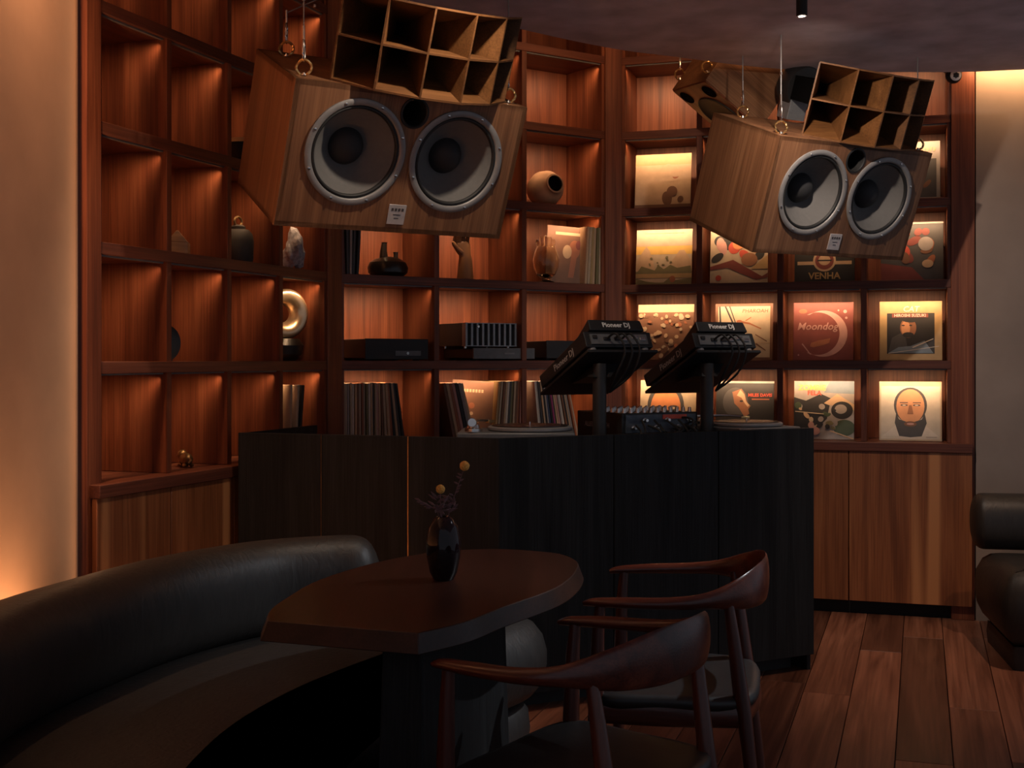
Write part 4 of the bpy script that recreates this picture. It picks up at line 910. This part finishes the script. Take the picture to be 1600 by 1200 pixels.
# ---------------------------------------------------------------- chairs
def make_chair(loc, f, label):
    rz = math.atan2(f[1], f[0])-pi/2
    c = thing('armchair', (*loc, 0), rz, label, 'chair', 'round-backed armchairs at the table')
    # rail: arms and crest in one sweep; each station (x, y, z, half width, half height)
    st = [(-.246, .215, .676, .009, .006), (-.253, .185, .682, .019, .011), (-.268, .10, .686, .024, .014), (-.275, -.01, .690, .021, .016), (-.258, -.105, .698, .016, .022), (-.200, -.185, .710, .012, .042), (-.108, -.230, .720, .0105, .056), (0, -.243, .722, .010, .058)]
    st = st+[(-x, y, z, a, b_) for x, y, z, a, b_ in reversed(st[:-1])]
    P = catmull([(x, y, z) for x, y, z, _, _ in st], 4); Q = catmull([(a, b_, 0) for *_, a, b_ in st], 4)
    MB().tube(P, [(q.x, q.y) for q in Q], 16).build('arm_rail', 'rosewood', c, smooth=60)
    for s in (-1, 1):
        pts = [(s*.258, .195, 0), (s*.255, .190, .15), (s*.250, .184, .40), (s*.249, .182, .46), (s*.249, .178, .60), (s*.251, .172, .680)]
        MB().tube(pts, [.0125, .0155, .020, .020, .0165, .013], 14).build('leg', 'rosewood_leg', c, smooth=60)
        pts = [(s*.232, -.240, 0), (s*.227, -.222, .15), (s*.218, -.192, .40), (s*.217, -.183, .46), (s*.221, -.165, .60), (s*.226, -.152, .694)]
        MB().tube(pts, [.0125, .0155, .020, .020, .0165, .013], 14).build('leg', 'rosewood_leg', c, smooth=60)
    # seat rails and pad
    def rail(a, b_, bow): 
        a = Vector(a); b_ = Vector(b_); m_ = (a+b_)/2+Vector(bow)
        pts = catmull([a, m_, b_], 5); MB().tube(pts, (.011, .030), 12).build('seat_rail', 'rosewood', c, smooth=40)
    rail((-.250, .184, .40), (.250, .184, .40), (0, .015, 0)); rail((-.218, -.192, .40), (.218, -.192, .40), (0, -.03, 0))
    for s in (-1, 1): rail((s*.250, .184, .40), (s*.218, -.192, .40), (s*.012, 0, 0))
    ol = catmull([(-.246, .19, 0), (0, .207, 0), (.246, .19, 0), (.258, .02, 0), (.218, -.192, 0), (0, -.228, 0), (-.218, -.192, 0), (-.258, .02, 0)], 6, closed=True)
    ol = [(p.x, p.y) for p in ol]
    rings = []
    for k, (s_, z) in enumerate(((.96, .412), (1.0, .425), (1.0, .437), (.975, .447), (.90, .450), (.7, .446), (.4, .441), (.1, .440))): rings.append([(x*s_, y*s_, z) for x, y in ol])
    MB().rings(rings).build('seat', 'leather_seat', c, smooth=60)
    return c
make_chair((.153, 2.673), (-.83, .56), 'dark red-brown round-backed armchair nearest the camera, black leather seat')
make_chair((.448, 3.424), (-.977, .21), 'dark red-brown round-backed armchair farther back, beside the black booth')

# ---------------------------------------------------------------- banquettes
def sweep_profile(outline, prof):
    rings = []
    for d, z in prof: rings.append([(x, y, z) for x, y in offset(outline, d)])
    return rings
def resample(P, n):
    P = [Vector(p) for p in P]; L = [0]
    for i in range(1, len(P)): L.append(L[-1]+(P[i]-P[i-1]).length)
    out = []
    for k in range(n):
        s = L[-1]*k/(n-1); i = max(j for j in range(len(L)) if L[j] <= s+1e-9); i = min(i, len(P)-2)
        t = (s-L[i])/max(L[i+1]-L[i], 1e-9); out.append(P[i].lerp(P[i+1], t))
    return out
def roll(path, ry, rz_, nm, par, mat='leather', capr=.10, origin=Vector((0, 0, 0)), wr=0):
    """padded roll swept along a path, both ends rounded off"""
    P = resample(catmull(path, 10), 90); L = sum((P[i+1]-P[i]).length for i in range(len(P)-1)); step = L/89
    rs = []; n = 28; r_ = random.Random(3); s = 0
    for k, p in enumerate(P):
        a = P[max(k-1, 0)]; b_ = P[min(k+1, 89)]; t = (b_-a).normalized(); x = t.cross(Vector((0, 0, 1))).normalized()
        e = min(s, L-s)/capr; q = 1.0 if e >= 1 else math.sqrt(max(1-(1-e)**2, .0)); q = max(.35+.65*q, .02) if e < 1 else 1
        ring = []
        for i in range(n):
            an = 2*pi*i/n; cx = abs(cos(an))**.8*(1 if cos(an) > 0 else -1); cz = abs(sin(an))**.8*(1 if sin(an) > 0 else -1)
            ring.append(p+x*ry*q*cx+Vector((0, 0, rz_*q*cz))-origin)
        rs.append(ring); s += (P[min(k+1, 89)]-p).length
    return MB().rings(rs).build(nm, mat, par, smooth=80, sub=1)
bq1 = thing('banquette', (-.75, 3.4, 0), 0, 'black leather curved banquette with rolled back on the left', 'sofa')
O1 = Vector((-.75, 3.4, 0))
backP = [(-1.02, 1.5, .595), (-1.165, 2.3, .595), (-1.185, 2.85, .595), (-1.10, 3.25, .595), (-.985, 3.58, .595), (-.80, 3.86, .595), (-.60, 3.985, .595), (-.42, 4.02, .595)]
roll(backP, .115, .148, 'backrest', bq1, origin=O1, capr=.09)
# seat: closed outline, bulging front edge
back = catmull([(x, y, 0) for x, y, z in [(-1.12, 1.5, 0), (-1.28, 2.3, 0), (-1.30, 2.85, 0), (-1.21, 3.27, 0), (-1.08, 3.64, 0), (-.87, 3.95, 0), (-.63, 4.10, 0), (-.35, 4.16, 0), (-.05, 4.22, 0)]], 6)
front = catmull([(x, y, 0) for x, y in [(.075, 4.235), (.115, 4.15), (.09, 4.03), (-.01, 3.86), (-.20, 3.58), (-.34, 3.33), (-.45, 3.07), (-.52, 2.75), (-.52, 2.3), (-.42, 1.5)]], 6)
so = [(p.x-O1.x, p.y-O1.y) for p in list(back)+list(front)][::-1]
def signed(P): return sum(P[i-1][0]*P[i][1]-P[i][0]*P[i-1][1] for i in range(len(P)))
if signed(so) < 0: so = so[::-1]
prof = [(-.145, .185), (-.085, .19), (-.045, .205), (-.016, .24), (0, .30), (0, .345), (-.014, .395), (-.045, .435), (-.090, .457), (-.145, .463)]
MB().rings(sweep_profile(so, prof)).build('seat', 'leather', bq1, smooth=80)
prof = [(-.15, .0), (-.085, .0), (-.062, .03), (-.055, .09), (-.062, .15), (-.09, .186), (-.15, .188)]
MB().rings(sweep_profile(so, prof)).build('base', 'leather', bq1, smooth=80)
bq2 = thing('banquette', (2.6, 5.4, 0), 0, 'black leather banquette with rolled back at the right edge', 'sofa')
O2 = Vector((2.6, 5.4, 0)); dR = Vector((.984, -.178, 0)); nR = Vector((-.178, -.984, 0))
b0 = Vector((2.135, 5.81, .555))
roll([b0, b0+dR*.4, b0+dR*.8, b0+dR*1.25], .12, .130, 'backrest', bq2, origin=O2, capr=.05)
c0 = Vector((2.16, 5.83, 0)); pts = [c0+dR*.0, c0+nR*.30+dR*.0, c0+nR*.60+dR*.0, c0+nR*.64+dR*.03, c0+nR*.66+dR*.12, c0+nR*.66+dR*.6, c0+nR*.66+dR*1.3, c0+dR*1.3]
so = [(p.x-O2.x, p.y-O2.y) for p in pts]
if signed(so) < 0: so = so[::-1]
prof = [(-.10, .10), (-.06, .105), (-.03, .13), (-.008, .18), (0, .26), (-.006, .33), (-.03, .385), (-.06, .41), (-.10, .42)]
MB().rings(sweep_profile(so, prof)).build('seat', 'leather', bq2, smooth=80)
MB().rings(sweep_profile(so, [(-.12, 0), (-.05, 0), (-.045, .05), (-.05, .10), (-.12, .102)])).build('base', 'leather', bq2, smooth=80)
bpy.context.view_layer.update()
